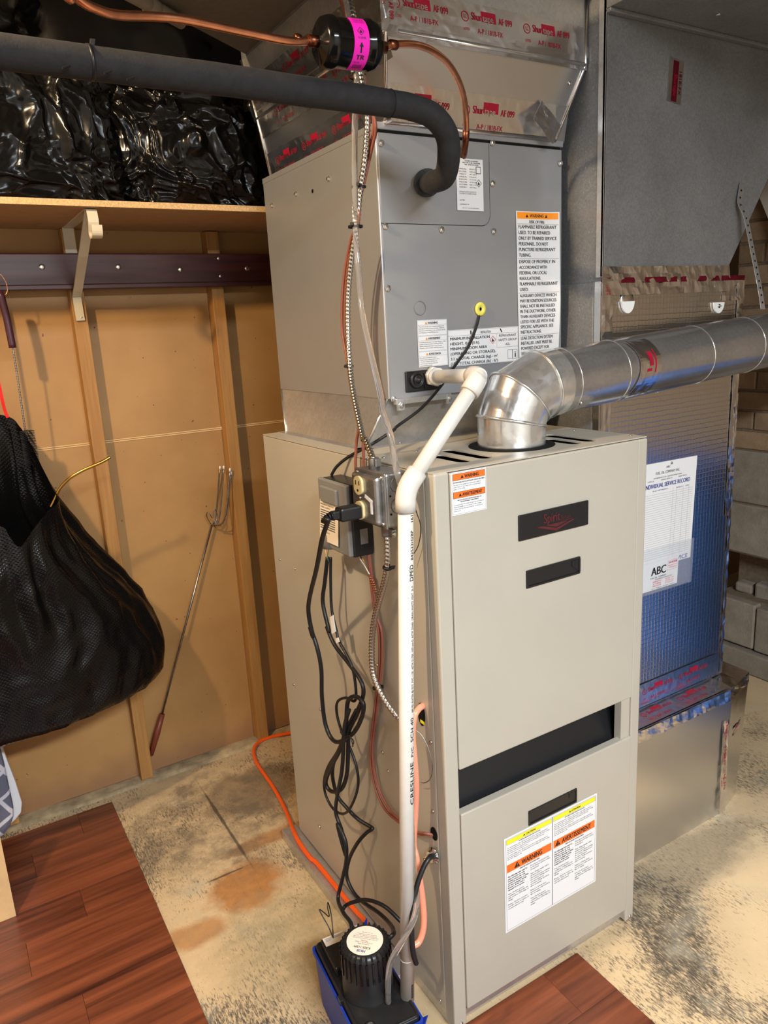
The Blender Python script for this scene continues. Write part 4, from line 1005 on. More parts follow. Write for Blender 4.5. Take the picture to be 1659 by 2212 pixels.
obj('brazed_joint', MB().lathe([(.0062, 0), (.0082, .002), (.0078, .008), (.0066, .011)], qa-DRD*.026, DRD, 14), 'copper_burnt', lq)
qb = DRY0+DRD*(LD+.012)
lq2 = thing('liquid_line', tuple(qb), 'curved copper line looping from the drier down into the coil cabinet', 'pipe')
pth = [tuple(qb)]+[(0.0156, 0.088, 1.8476), (0.0474, 0.095, 1.855), (0.0838, 0.11, 1.8614), (0.1249, 0.13, 1.8639), (0.1747, 0.16, 1.862), (0.2188, 0.19, 1.8499), (0.2545, 0.22, 1.8337), (0.2789, 0.245, 1.8103), (0.292, 0.262, 1.7855), (0.2993, 0.275, 1.7677), (0.3111, 0.296, 1.7527), (0.3141, 0.303, 1.7481)]
obj('tube', MB().tube(smooth_path(pth, 6), .0057, 14), 'copper', lq2)
obj('brazed_joint', MB().lathe([(.0058, 0), (.0076, .002), (.0074, .014), (.0058, .016)], Vector(pth[1])-DRD*.008, DRD, 14), 'copper_burnt', lq2)
obj('brazed_joint', MB().tube([pth[-4], pth[-3], pth[-2], pth[-1]], .0070, 12), 'copper_burnt', lq2)
# insulated suction line
su = thing('suction_line', (-.5, .1, 1.74), 'thick black foam-insulated suction line bending into the coil cabinet', 'pipe')
SR = .0208
k0 = Vector((.012, .1, 1.7665))
obj('insulation', MB().tube(smooth_path([(-1.7, .06, 1.77), (-1.1, .08, 1.772), (-.55, .1, 1.772), (-.25, .1, 1.7705), tuple(k0)], 10), SR, 28, rfun=lambda L, a, t: SR*(1+.012*math.sin(L*31+a)+.01*math.sin(L*77))), 'foam', su)
ebd = [tuple(k0), (.052, .1, 1.765), (.098, .101, 1.755), (.130, .108, 1.730), (.144, .124, 1.698), (.157, .155, 1.675), (.170, .205, 1.676), (.196, .255, 1.684), (.2165, .300, 1.692)]
obj('insulation', MB().tube(smooth_path(ebd, 8), SR-.0008, 28, rfun=lambda L, a, t: (SR-.0008)*(1-.16*max(0, t-.85)/.15)), 'foam', su)
obj('rubber_grommet', MB().tube([(.2035, .275, 1.688), (.2110, .2885, 1.6905), (.2165, .2995, 1.692)], .0262, 24), 'black_rubber', su)
obj('seam_ring', MB().lathe([(SR-.002, -.002), (SR+.0006, -.0006), (SR-.002, .001)], k0, (1, 0, -.01), 28, caps=False), 'black_matte', su)
zc = [(-0.4476, 0.1, 1.7721)][0]
zip_tie((zc[0], .1, 1.772), (1, .0, .06), SR, 'thin black zip tie cinched around the insulated suction line', (.2, -.3, 1))
for p in [(-0.4827, 0.0785, 1.7567), (-0.4319, 0.0785, 1.7562), (-0.4038, 0.0785, 1.7518)]: obj('nick', MB().obox(p, ((1, 0, .4), (0, 1, 0), (-.4, 0, 1)), (.005, .0012, .0012), .0004), 'void', su)
# ============================================================ conduits and cables down the side
BX = .045
armored('flexible_conduit', [(0.04, 0.2637, 1.9905), (0.04, 0.26, 1.9738), (0.04, 0.2475, 1.9412), (0.04, 0.2355, 1.8619), (0.04, 0.2234, 1.8162), (0.046, 0.2286, 1.7751), (0.046, 0.2441, 1.7151), (0.044, 0.2655, 1.6621), (0.04, 0.2782, 1.6054)]+[(0.038, 0.3033, 1.5466), (0.036, 0.3231, 1.4717), (0.03, 0.3216, 1.3779), (0.012, 0.283, 1.3037), (-0.016, 0.2058, 1.2216)]+[(-0.024, 0.1817, 1.2184), (-0.034, 0.1389, 1.1869)], .0056, label='ribbed metal conduit dropping from the ceiling to the outlet box', cat='conduit')
armored('flexible_conduit', [(-0.032, 0.1074, 1.0542), (-0.034, 0.1084, 1.0026), (-0.034, 0.1237, 0.958), (-0.032, 0.1628, 0.8901)]+[(-0.032, 0.1804, 0.8481), (-0.032, 0.1918, 0.8015), (-0.032, 0.1938, 0.7524), (-0.032, 0.1794, 0.7238), (-0.028, 0.1546, 0.6963), (-0.018, 0.1321, 0.6711), (-0.002, 0.1294, 0.6497)], .0058, label='ribbed metal conduit leaving the bottom of the outlet box', cat='conduit')
cable('clear_tube', [(0.034, 0.2826, 1.9963), (0.034, 0.2612, 1.9733), (0.034, 0.2508, 1.9388), (0.034, 0.2375, 1.8565), (0.034, 0.2392, 1.8198), (0.034, 0.2516, 1.7796), (0.032, 0.2597, 1.7034), (0.03, 0.2648, 1.6063)]+[(0.03, 0.266, 1.5776), (0.028, 0.2593, 1.5143), (0.02, 0.2411, 1.4462), (0.01, 0.2029, 1.3785), (-0.006, 0.1479, 1.3)]+[(-0.018, 0.1249, 1.2755), (-0.026, 0.0889, 1.2349), (-0.034, 0.0612, 1.1779)]+[(-0.036, 0.0319, 1.0895), (-0.042, 0.0393, 0.8567), (-0.052, 0.0411, 0.5767)]+[(-0.055, 0.0377, 0.4058), (-0.07, 0.0073, 0.3678), (-0.096, -0.0192, 0.3491), (-0.122, -0.0114, 0.3027), (-0.137, 0.0025, 0.2622), (-0.143, 0.0069, 0.2266), (-0.143, 0.0118, 0.1866)]+[(-0.1405, 0.0183, 0.152)], .0058, 'vinyl_clear', seg=12, label='clear vinyl tube hanging beside the conduit down to the pump', cat='tube')
cable('thermostat_cable', [(0.046, 0.3158, 2.0101), (0.046, 0.2998, 1.9886), (0.046, 0.28, 1.9515), (0.046, 0.2434, 1.8595), (0.046, 0.2204, 1.8053), (0.055, 0.2161, 1.762), (0.055, 0.2358, 1.7279), (0.05, 0.2569, 1.681), (0.044, 0.2673, 1.6479), (0.04, 0.2735, 1.6077)]+[(0.038, 0.3009, 1.5819), (0.034, 0.3327, 1.5093), (0.032, 0.3467, 1.424), (0.028, 0.3293, 1.3665), (0.012, 0.2886, 1.3035)]+[(-0.006, 0.235, 1.2461), (-0.01, 0.2422, 1.2028), (-0.012, 0.248, 1.1557), (-0.004, 0.2645, 1.0929), (-0.008, 0.2447, 1.0369), (-0.01, 0.2226, 0.9843), (-0.01, 0.2182, 0.9271), (-0.012, 0.2052, 0.8573)]+[(-0.012, 0.1949, 0.8286), (-0.012, 0.1981, 0.7693), (-0.012, 0.2156, 0.6979), (-0.012, 0.236, 0.6277), (-0.012, 0.2604, 0.5366), (-0.012, 0.2643, 0.4856), (-0.012, 0.2484, 0.4389), (-0.012, 0.2139, 0.4116), (-0.014, 0.1566, 0.4165)]+[(-0.014, 0.0852, 0.4357), (-0.012, 0.0578, 0.4482), (0.004, 0.048, 0.4425)], .0029, 'cable_brown', label='brown thermostat cable hanging down the side, left strand', cat='cable')
cable('thermostat_cable', [(0.05, 0.318, 2.0116), (0.05, 0.3008, 1.9896), (0.05, 0.2798, 1.952), (0.05, 0.2432, 1.8599), (0.05, 0.2213, 1.8059), (0.055, 0.2229, 1.7636), (0.055, 0.2434, 1.7295), (0.05, 0.2611, 1.6818), (0.046, 0.2744, 1.6491), (0.04, 0.2766, 1.6081)]+[(0.038, 0.2911, 1.5808), (0.036, 0.3122, 1.5403), (0.034, 0.3348, 1.4537), (0.03, 0.3253, 1.3626), (0.012, 0.2761, 1.2964)]+[(-0.004, 0.2277, 1.2331), (-0.006, 0.2232, 1.1934), (-0.006, 0.2264, 1.1576), (-0.004, 0.2349, 1.0977), (-0.006, 0.2313, 1.0392), (-0.008, 0.2205, 0.9844), (-0.008, 0.215, 0.9275), (-0.01, 0.2008, 0.8582)]+[(-0.01, 0.1872, 0.8306), (-0.01, 0.1912, 0.7713), (-0.01, 0.2088, 0.7), (-0.01, 0.229, 0.6301), (-0.01, 0.255, 0.5386), (-0.01, 0.2547, 0.4898), (-0.01, 0.237, 0.4444), (-0.01, 0.198, 0.42), (-0.012, 0.1616, 0.4207)]+[(-0.012, 0.0886, 0.4303), (-0.01, 0.0611, 0.4423), (0.004, 0.0482, 0.44)], .0029, 'cable_brown', label='brown thermostat cable hanging down the side, right strand', cat='cable')
SIGW = [
[(-0.02, 0.2589, 1.0564), (-0.02, 0.2499, 1.0294), (-0.02, 0.2436, 1.0076), (-0.02, 0.2287, 0.9965), (-0.02, 0.2408, 0.9763), (-0.02, 0.2234, 0.9631), (-0.02, 0.2042, 0.9488)],
[(-0.018, 0.257, 1.0564), (-0.018, 0.2489, 1.0293), (-0.018, 0.2364, 1.0088), (-0.018, 0.2418, 0.992), (-0.018, 0.2421, 0.9756), (-0.018, 0.2261, 0.962), (-0.018, 0.2078, 0.9474)],
[(-0.016, 0.251, 1.0572), (-0.016, 0.2445, 1.0298), (-0.016, 0.2433, 1.0069), (-0.016, 0.2363, 0.9917), (-0.016, 0.2417, 0.9753), (-0.016, 0.2281, 0.961), (-0.016, 0.2113, 0.9461)],
[(-0.014, 0.2463, 1.0577), (-0.014, 0.2412, 1.0301), (-0.014, 0.2347, 1.0084), (-0.014, 0.2494, 0.9871), (-0.014, 0.2419, 0.9748), (-0.014, 0.2303, 0.9601), (-0.014, 0.2149, 0.9447)]]
for i, (m, dx) in enumerate((('wire_white', 0), ('wire_green', 8), ('wire_red', 22), ('wire_yellow', 34))):
    d = dx; nm = ('white', 'green', 'red', 'yellow')[i]
    base = [(668+d*1.2, 780), (690+d, 880), (706+d*.6+(i % 2)*14, 960), (735-(i % 2)*16, 1010+4*i), (718+d*.5, 1070), (752+d*.2, 1130), (790, 1196)]
    cable('signal_wire', [SIGW[i][k] for k in range(len(base))], .0011, m, seg=6, n=5, label='thin %s signal wire below the outlet box' % nm, cat='wire', group='loose signal wires')
cable('sensor_cable', [(0.349, 0.3038, 1.4447), (0.335, 0.2968, 1.4131), (0.305, 0.2894, 1.3694), (0.262, 0.2847, 1.3292), (0.205, 0.2623, 1.2898), (0.145, 0.2451, 1.2544), (0.085, 0.2419, 1.2258)]+[(0.062, 0.2208, 1.222), (0.02, 0.2383, 1.1972), (-0.005, 0.2869, 1.1709), (-0.02, 0.3123, 1.15), (-0.025, 0.3281, 1.1313)], .0032, 'black_rubber', label='thin black sensor cable from yellow grommet sweeping down to the module', cat='cable')
# copper wire wrap
wc = [Vector(p) for p in [(-0.01, 0.2167, 0.9407), (-0.01, 0.1993, 0.9118)]]
hel = []
for k in range(61):
    t = k/60; c_ = wc[0].lerp(wc[1], t); a = t*2*math.pi*7; hel.append(c_+Vector((.005*math.cos(a), .005*math.sin(a), 0)))
obj('wire_wrap', MB().tube(hel, .0008, 5), 'copper', None, 'thin copper wire wrapped round the brown cables below the box', 'wire')
for ax_, p, r_, t_ in (((0, .1, 1), [(0.042, 0.2494, 1.8512)][0], .015, 'black zip tie on the cable bundle just under the drier'),
                  ((0, -.1, 1), [(0.046, 0.2653, 1.672)][0], .009, 'black zip tie on the bundle beside the coil label panel'),
                  ((0, 0, 1), [(0.036, 0.2758, 1.6038)][0], .013, 'black zip tie gathering tube and conduit at coil mid height'),
                  ((0, 0, 1), [(0.028, 0.3223, 1.3462)][0], .0085, 'black zip tie on the conduit near the coil bottom')):
    zip_tie(p, ax_, r_, t_, (-.5, -.4, .1))
zip_tie([(-0.034, 0.1108, 0.9886)][0], (.1, -.15, 1), .0078, 'black zip tie on the lower conduit just below the box', (.5, -.6, .1))
zip_tie([(-0.024, 0.1905, 0.7119)][0], (.0, .2, 1), .0105, 'black zip tie where the lower conduit meets brown cables', (-.3, -.6, 0))
# junction box with receptacles
jb = thing('outlet_box', (-.03, .12, 1.07), 'square steel outlet box with cream receptacles on the furnace side', 'outlet box')
yb0, yb1, zb0, zb1 = .072, .176, 1.072, 1.172
obj('box', MB().box((-.050, yb0+.002, zb0+.001), (-.002, yb1-.002, zb1-.001), .004), 'box_steel', jb)
obj('cover', MB().box((-.0535, yb0, zb0), (-.0495, yb1, zb1), .0015).box((-.066, yb0+.010, zb0+.006), (-.052, yb1-.006, zb1-.006), .006), 'box_steel', jb)
for z in (1.145, 1.099): obj('receptacle', MB().prism([(-.066, .138+.0165*math.cos(a)*(1 if abs(math.cos(a)) < .86 else .86/abs(math.cos(a))), z+.0172*math.sin(a)) for a in [2*math.pi*k/28 for k in range(28)]], (-1, 0, 0), .0045), 'ivory', jb)
rc = MB()
for dy in (.006, -.006): rc.box((-.0712, .138+dy-.001, 1.146), (-.0703, .138+dy+.001, 1.154))
rc.lathe([(.0024, 0), (.0024, .0008)], (-.0703, .138, 1.136), (-1, 0, 0), 10)
obj('slot', rc, 'black_matte', jb)
pan_screw(jb, (-.066, .138, 1.122), (-1, 0, 0), .003)
for y, z in ((.083, 1.164), (.166, 1.164), (.083, 1.080), (.166, 1.080)): pan_screw(jb, (-.0535, y, z), (-1, 0, 0), .004)
for z in (1.112, 1.150): obj('knockout', MB().lathe([(.0135, 0), (.0143, .0005), (.0135, .001)], (-.027, yb0+.0018, z), (0, -1, 0), 20, caps=False), 'steel_dull', jb)
for z in (1.098, 1.131): obj('box_hole', MB().lathe([(.002, 0), (.002, .0006)], (-.042, yb0+.0018, z), (0, -1, 0), 8), 'black_matte', jb)
obj('white_tag', MB().obox((-.0664, .108, 1.124), ((1, 0, 0), (0, .95, .3), (0, -.3, .95)), (.0007, .013, .003)).box((-.067, .0965, 1.098), (-.066, .1025, 1.122)), 'paper', jb)
cp = Vector([(-0.034, 0.1372, 1.1846)][0])
obj('conduit_connector', MB().lathe([(.0105, -.022), (.0105, .0), (.009, .003)], (cp.x, cp.y, 1.188), (0, 0, 1), 16).box((cp.x-.006, cp.y-.016, 1.176), (cp.x+.006, cp.y-.008, 1.190), .001), 'box_steel', jb)
cp2 = [(-0.032, 0.1074, 1.0542)][0]
obj('conduit_connector', MB().lathe([(.010, 0), (.0105, .004), (.0105, .018), (.012, .019), (.012, .024)], (cp2[0], cp2[1], 1.050), (0, 0, 1), 16).box((cp2[0]-.004, cp2[1]-.024, 1.050), (cp2[0]+.006, cp2[1]-.008, 1.066), .002), 'box_steel', jb)
pan_screw(jb, (cp2[0], cp2[1]-.0245, 1.058), (0, -1, 0), .005)
# control module
cm = thing('control_module', (-.03, .27, .98), 'small black and grey control module with paper label beside the outlet box', 'control box')
obj('housing', MB().box((-.046, .213, .985), (-.001, .330, 1.130), .003), 'black_plastic', cm)
obj('cover', MB().box((-.055, .216, .987), (-.044, .334, 1.130), .003).box((-.062, .245, 1.085), (-.054, .315, 1.118), .003).lathe([(.016, 0), (.016, .03), (.008, .036)], (-.048, .312, .985), (0, 0, 1), 16), 'module_grey', cm)
obj('side_tab', MB().box((-.030, .2115, 1.010), (-.014, .2135, 1.040)), 'module_grey', cm)
pr = Print(); pr.text('ink_black', .004, .010, .003, 'REFRIGERANT DETECTION', .056, bold=.05); pr.text('ink_black', .004, .016, .003, 'SYSTEM CONTROL', .042, bold=.05)
for k in range(9): pr.rect('ink_grey', .003, .020+.0047*k, .064, .0022)
pr.para('ink_grey', .004, .064, .046, .004, 'INSTALLER MUST COMPLETE WIRING', 32)
label('paper_label', cm, plane_fn((-.0556, .3265, 1.087), (.0, -1, .01), (-.04, .08, -1)), .080, .086, pr, 'paper_cream', nx=4, ny=2, desc='cream paper label with grey lines of print')
for p in [(-0.04, 0.3428, 0.9624)]:
    for k, m in enumerate(('wire_white', 'wire_red', 'wire_yellow', 'wire_green')):
        obj('lead', MB().tube([(p[0]-.002+.002*k, p[1]+.004-.003*k, .99), (p[0]-.002, p[1]+.002-.0015*k, .96), (p[0], p[1]-.001*k, .945)], .0011, 6), m, cm)
# power cord, plug
pc = thing('power_cord', (-.07, .14, 1.10), 'black power cord plugged into the lower cream receptacle', 'cord')
obj('plug', MB().obox((-.092, .139, 1.098), ((1, 0, 0), (0, 1, 0), (0, 0, 1)), (.0215, .0135, .0125), .004).obox((-.118, .139, 1.0985), ((1, 0, 0), (0, 1, 0), (0, 0, 1)), (.0085, .0075, .0075), .002), 'black_rubber', pc)
for k in range(4): obj('strain_rib', MB().lathe([(.0080-.0006*k, -.0015), (.0080-.0006*k, .0015)], (-.127-.0048*k, .139, 1.098-.0006*k*k), (1, 0, .1*k), 12), 'black_rubber', pc)
obj('cord', MB().tube(smooth_path([(-.118, .139, 1.0985), (-.142, .141, 1.092)]+[(-0.142, 0.1232, 1.096), (-0.13, 0.1759, 1.0493), (-0.11, 0.2524, 0.9695), (-0.085, 0.3629, 0.8487), (-0.075, 0.3737, 0.7751)]+[(-0.072, 0.3914, 0.7896), (-0.07, 0.3681, 0.7497), (-0.066, 0.3641, 0.6971), (-0.064, 0.3762, 0.6268), (-0.062, 0.3748, 0.5604), (-0.06, 0.3504, 0.5322), (-0.058, 0.313, 0.5426), (-0.054, 0.2536, 0.5909), (-0.052, 0.2149, 0.6454), (-0.052, 0.2061, 0.6795), (-0.054, 0.2346, 0.6831), (-0.056, 0.2665, 0.6574), (-0.058, 0.2799, 0.5972), (-0.06, 0.3084, 0.5305), (-0.062, 0.3606, 0.4573), (-0.064, 0.3935, 0.4), (-0.06, 0.3755, 0.3849), (-0.058, 0.3256, 0.4175), (-0.056, 0.2956, 0.4722), (-0.055, 0.283, 0.5412), (-0.052, 0.2779, 0.5828), (-0.05, 0.246, 0.6308), (-0.048, 0.2199, 0.6722)], 8), .0047, 10), 'black_rubber', pc)
def bc(name, pts, r, lb): return cable(name, pts, r, 'black_rubber', None, 10, 8, label=lb, cat='cord')
bc('module_cable', [(-0.04, 0.3441, 0.9545), (-0.042, 0.3624, 0.8956), (-0.044, 0.376, 0.8443), (-0.046, 0.3519, 0.7877)]+[(-0.046, 0.3612, 0.7926), (-0.046, 0.3293, 0.7619), (-0.046, 0.2676, 0.7409), (-0.046, 0.2237, 0.7227), (-0.046, 0.2127, 0.6997), (-0.046, 0.2327, 0.661), (-0.046, 0.2818, 0.5975), (-0.046, 0.321, 0.533), (-0.046, 0.3724, 0.4653), (-0.046, 0.3927, 0.4111), (-0.044, 0.3782, 0.3651), (-0.036, 0.3493, 0.3457), (-0.026, 0.3164, 0.3315), (-0.012, 0.2856, 0.3242)]+[(-0.012, 0.2781, 0.3232), (-0.02, 0.2922, 0.3074), (-0.034, 0.3132, 0.2733), (-0.044, 0.3428, 0.2139), (-0.048, 0.3522, 0.16), (-0.046, 0.3094, 0.1359), (-0.042, 0.2151, 0.1596), (-0.05, 0.1544, 0.1812), (-0.078, 0.0927, 0.2274), (-0.105, 0.0567, 0.2546)]+[(-.135, .122, .166)], .0044, 'thick black cable from the module, hanging in loops to the pump')
bc('module_cable', [(-0.036, 0.3376, 0.9551), (-0.038, 0.3422, 0.9002), (-0.04, 0.3428, 0.8373), (-0.044, 0.3191, 0.7949)]+[(-0.046, 0.3074, 0.7798), (-0.046, 0.2578, 0.742), (-0.046, 0.2457, 0.6962), (-0.046, 0.2539, 0.6622), (-0.046, 0.2943, 0.6523), (-0.046, 0.3367, 0.6241), (-0.046, 0.3441, 0.5909), (-0.046, 0.3256, 0.5555), (-0.046, 0.2995, 0.5407), (-0.046, 0.2674, 0.4997), (-0.046, 0.2672, 0.4505), (-0.046, 0.3054, 0.3812), (-0.046, 0.3487, 0.335), (-0.046, 0.4012, 0.3168), (-0.046, 0.4382, 0.3321), (-0.046, 0.4429, 0.3692), (-0.046, 0.4134, 0.4238), (-0.046, 0.3591, 0.4891), (-0.05, 0.3109, 0.553), (-0.054, 0.2713, 0.6051), (-0.056, 0.2324, 0.6543)], .0031, 'thinner black cable looping through the knot below the module')
bc('pump_cord', [(-0.068, 0.2392, 0.6553), (-0.068, 0.2651, 0.6075), (-0.068, 0.2763, 0.5625), (-0.068, 0.2948, 0.4856), (-0.068, 0.3271, 0.4065), (-0.068, 0.3433, 0.351), (-0.068, 0.3187, 0.3163), (-0.075, 0.2943, 0.2736)]+[(-0.078, 0.3181, 0.3403), (-0.078, 0.2835, 0.3154), (-0.078, 0.2872, 0.2664), (-0.085, 0.2984, 0.2149), (-0.1, 0.2989, 0.1672), (-0.12, 0.2347, 0.1871), (-0.13, 0.1774, 0.2012)]+[(-.152, .165, .168)], .0044, 'black pump cord hanging from the cable knot to pump motor')
bc('pump_cord', [(-0.11, 0.2585, 0.1704), (-0.1, 0.2612, 0.1758), (-0.09, 0.235, 0.1998), (-0.075, 0.2024, 0.2201), (-0.06, 0.1567, 0.2301), (-0.045, 0.1212, 0.2135), (-0.035, 0.1132, 0.1982)], .0042, 'short black cord arching behind the PVC pipe above pump')
obj('cord_twist', MB().tube(smooth_path([(-0.058, 0.3094, 0.5674), (-0.07, 0.2703, 0.5794), (-0.066, 0.2516, 0.5895), (-0.066, 0.2428, 0.5833), (-0.066, 0.2372, 0.5703)], 6), .0012, 6).tube(smooth_path([(-0.058, 0.2679, 0.5763), (-0.062, 0.2407, 0.5803), (-0.062, 0.2487, 0.5633)], 6), .0012, 6), 'black_plastic', None, 'black twist tie around the knotted cords', 'twist tie')
ft = thing('cord_flag', [(-0.05, 0.3217, 0.7964)][0], 'white adhesive flag wrapped on the black module cable', 'tag')
fa = [(-0.0495, 0.3336, 0.8255), (-0.0495, 0.3168, 0.8359), (-0.0495, 0.311, 0.7999), (-0.0495, 0.3289, 0.7887)]; fb_ = [(-0.0495, 0.3144, 0.7834), (-0.0495, 0.3009, 0.7901), (-0.0495, 0.2966, 0.782), (-0.0495, 0.3109, 0.7732)]
obj('flag', MB().prism(fa, (-1, 0, 0), .0012), 'paper', ft); obj('flag', MB().prism(fb_, (-1, 0, 0), .0012), 'paper', ft)
# orange tube
cable('orange_tube', [(0.4336, 1.2142, 0.01), (0.2078, 1.2858, 0.01), (0.1373, 1.2991, 0.01), (0.0902, 1.2882, 0.01), (0.0588, 1.2449, 0.01), (0.0408, 1.1666, 0.01), (0.0317, 1.0115, 0.01), (0.0127, 0.8675, 0.014), (-0.024, 0.7114, 0.037), (-0.0295, 0.6162, 0.038)]+[(-0.0245, 0.5835, 0.038), (-0.0229, 0.5119, 0.038), (-0.0233, 0.427, 0.04), (-0.0218, 0.3643, 0.04), (-0.025, 0.314, 0.05)]+[(-.045, .19, .06)], .0062, 'orange_tube', seg=12, label='orange tube curving over the floor along the furnace base', cat='tube')
cable('orange_tube', [(0.004, 0.0658, 0.7168), (-0.014, 0.058, 0.7187), (-0.028, 0.0531, 0.7076), (-0.034, 0.0523, 0.6706), (-0.036, 0.0463, 0.6273), (-0.036, 0.0453, 0.5684), (-0.036, 0.0534, 0.5028), (-0.038, 0.0614, 0.4338)]+[(-0.04, 0.0508, 0.4105), (-0.04, 0.0427, 0.3689), (-0.038, 0.0383, 0.3176), (-0.04, 0.0355, 0.2665), (-0.05, 0.0358, 0.235), (-0.065, 0.0368, 0.2286), (-0.09, 0.0547, 0.2251)], .0064, 'tube_salmon', seg=12, label='translucent orange tube from the furnace side hole down behind the PVC', cat='tube')
wl = thing('thin_wire', [(-0.01, 0.0557, 0.6367)][0], 'thin wire looping out beside the PVC pipe near the furnace hole', 'wire')
obj('wire', MB().tube(smooth_path([(-0.02, 0.0647, 0.6739), (-0.012, 0.0546, 0.664), (-0.008, 0.0397, 0.6415), (-0.008, 0.0288, 0.6116), (-0.008, 0.0364, 0.5813), (-0.012, 0.0544, 0.5623), (-0.02, 0.0733, 0.5638)], 8), .0009, 6), 'steel_dull', wl)
wl = thing('thin_wire', [(-0.01, 0.0323, 1.0921)][0], 'thin dark wire arcing out beside the upper PVC elbow', 'wire')
obj('wire', MB().tube(smooth_path([(-0.02, 0.0347, 1.1208), (-0.012, 0.0373, 1.1015), (-0.008, 0.033, 1.0765), (-0.008, 0.0435, 1.0412), (-0.014, 0.0586, 1.0183), (-0.02, 0.0635, 1.0131)], 8), .0009, 6), 'black_plastic', wl)
# supply whip with clamp at the lower side
sw = thing('supply_whip', [(-0.01, 0.0322, 0.4145)][0], 'black cord entering the furnace side through a chrome clamp', 'cord')
cq = Vector([(-0.004, 0.0404, 0.4065)][0])
obj('clamp', MB().lathe([(.016, 0), (.016, .003), (.011, .004), (.011, .012)], cq, (-1, 0, 0), 18).obox(cq+Vector((-.014, 0, .0)), ((1, 0, 0), (0, .75, .66), (0, -.66, .75)), (.004, .006, .020), .0015), 'chrome', sw)
for s_ in (-1, 1): pan_screw(sw, tuple(cq+Vector((-.018, -.66*.014*s_, .75*.014*s_))), (-1, 0, 0), .0045)
obj('cord', MB().tube(smooth_path([(-0.012, 0.0316, 0.4144), (-0.03, 0.0204, 0.4243), (-0.048, 0.0169, 0.4107), (-0.068, 0.0114, 0.3812), (-0.085, 0.002, 0.3448), (-0.095, -0.007, 0.3077), (-0.098, -0.0138, 0.2711), (-0.092, -0.0126, 0.2417)], 8), .0052, 12), 'black_rubber', sw)
# ============================================================ condensate pump
pm = thing('condensate_pump', (-.150, .095, 0), 'blue and black condensate pump with round white label on floor', 'pump')
PM = Matrix.Translation((-.150, .095, 0)) @ Matrix.Rotation(R(-6), 4, 'Z')
def pobj(name, mb, m, parent=pm, **kw):
    mb.v = [tuple(PM @ Vector(v)) for v in mb.v]; return obj(name, mb, m, parent, **kw)
pw, pl = .0625, .131
def rrect(w, l, r, z, n=6):
    out = []
    for cx_, cy_, a0 in ((w-r, l-r, 0), (-w+r, l-r, 90), (-w+r, -l+r, 180), (w-r, -l+r, 270)):
        for k in range(n+1): a = R(a0+90*k/n); out.append((cx_+r*math.cos(a), cy_+r*math.sin(a), z))
    return out
def loft(rings_, cap0=True, cap1=True, smooth=False):
    mb = MB(); n = len(rings_[0]); mb.add([p for r_ in rings_ for p in r_], [(i*n+k, i*n+(k+1) % n, (i+1)*n+(k+1) % n, (i+1)*n+k) for i in range(len(rings_)-1) for k in range(n)], smooth)
    if cap0: mb.f.append(tuple(range(n))[::-1]); mb.sm.append(False)
    if cap1: mb.f.append(tuple((len(rings_)-1)*n+k for k in range(n))); mb.sm.append(False)
    return mb
tank = loft([rrect(pw-.006, pl-.006, .010, 0), rrect(pw-.001, pl-.001, .010, .10), rrect(pw, pl, .010, .128), rrect(pw+.003, pl+.003, .008, .129), rrect(pw+.003, pl+.003, .008, .141), rrect(pw-.001, pl-.001, .008, .141), rrect(pw-.002, pl-.002, .008, .128)], True, False)
tank.prism([(pw-.016, pl+.003, .13), (pw+.003, pl+.003, .13), (pw+.003, pl+.003, .158)], (0, -1, 0), .003).prism([(pw+.003, -pl-.003, .13), (pw+.003, -pl+.014, .13), (pw+.010, -pl-.004, .152)], (-1, 0, 0), .003)
pobj('tank', tank, 'tank_blue')
lid = loft([rrect(pw-.003, pl-.003, .008, .13), rrect(pw-.003, pl-.003, .008, .148), rrect(pw-.005, pl-.005, .008, .150)])
lid.v += []
pobj('lid', lid, 'black_plastic')
rim = MB().tube([p for p in rrect(pw-.006, pl-.006, .008, .150)], .003, 6, closed=True); pobj('lid_rim', rim, 'black_plastic')
pobj('switch_housing', MB().box((-.050, .028, .148), (.030, .115, .170), .004), 'black_plastic')
pr = Print(); pr.para('ink_grey', .004, .004, .045, .004, 'WARNING RISK OF ELECTRIC SHOCK DISCONNECT POWER BEFORE SERVICE', 30)
label('strip_label', pm, lambda x, y, e: PM @ Vector((-.046+x, .113-y*.9, .1702+e)), .082, .026, pr, 'paper_cream')
mc = (.0, -.018)
mo = pobj('motor_housing', MB().lathe([(.0535, .148), (.0535, .152), (.051, .156), (.0495, .190), (.049, .238), (.047, .248), (.042, .254), (.037, .2555), (0, .256)], (mc[0], mc[1], 0), (0, 0, 1), 48), 'black_plastic')
for k in range(26):
    a = 2*math.pi*k/26; d = Vector((math.cos(a), math.sin(a), 0)); t_ = Vector((-math.sin(a), math.cos(a), 0))
    pobj('vent_fin', MB().obox(Vector((mc[0], mc[1], .222))+d*.0493, (d, t_, (0, 0, 1)), (.0022, .0022, .024), .0008), 'black_gloss', mo)
    pobj('vent_notch', MB().obox(Vector((mc[0], mc[1], .2505))+d*.0434, (d, t_, (0, 0, 1)), (.004, .0018, .0042)), 'void', mo)
disc = obj('round_label', MB().lathe([(.036, 0), (.036, .0006)], PM @ Vector((mc[0], mc[1], .2558)), (0, 0, 1), 40), 'paper_cream', pm, label='round cream label with small print')
pr = Print()
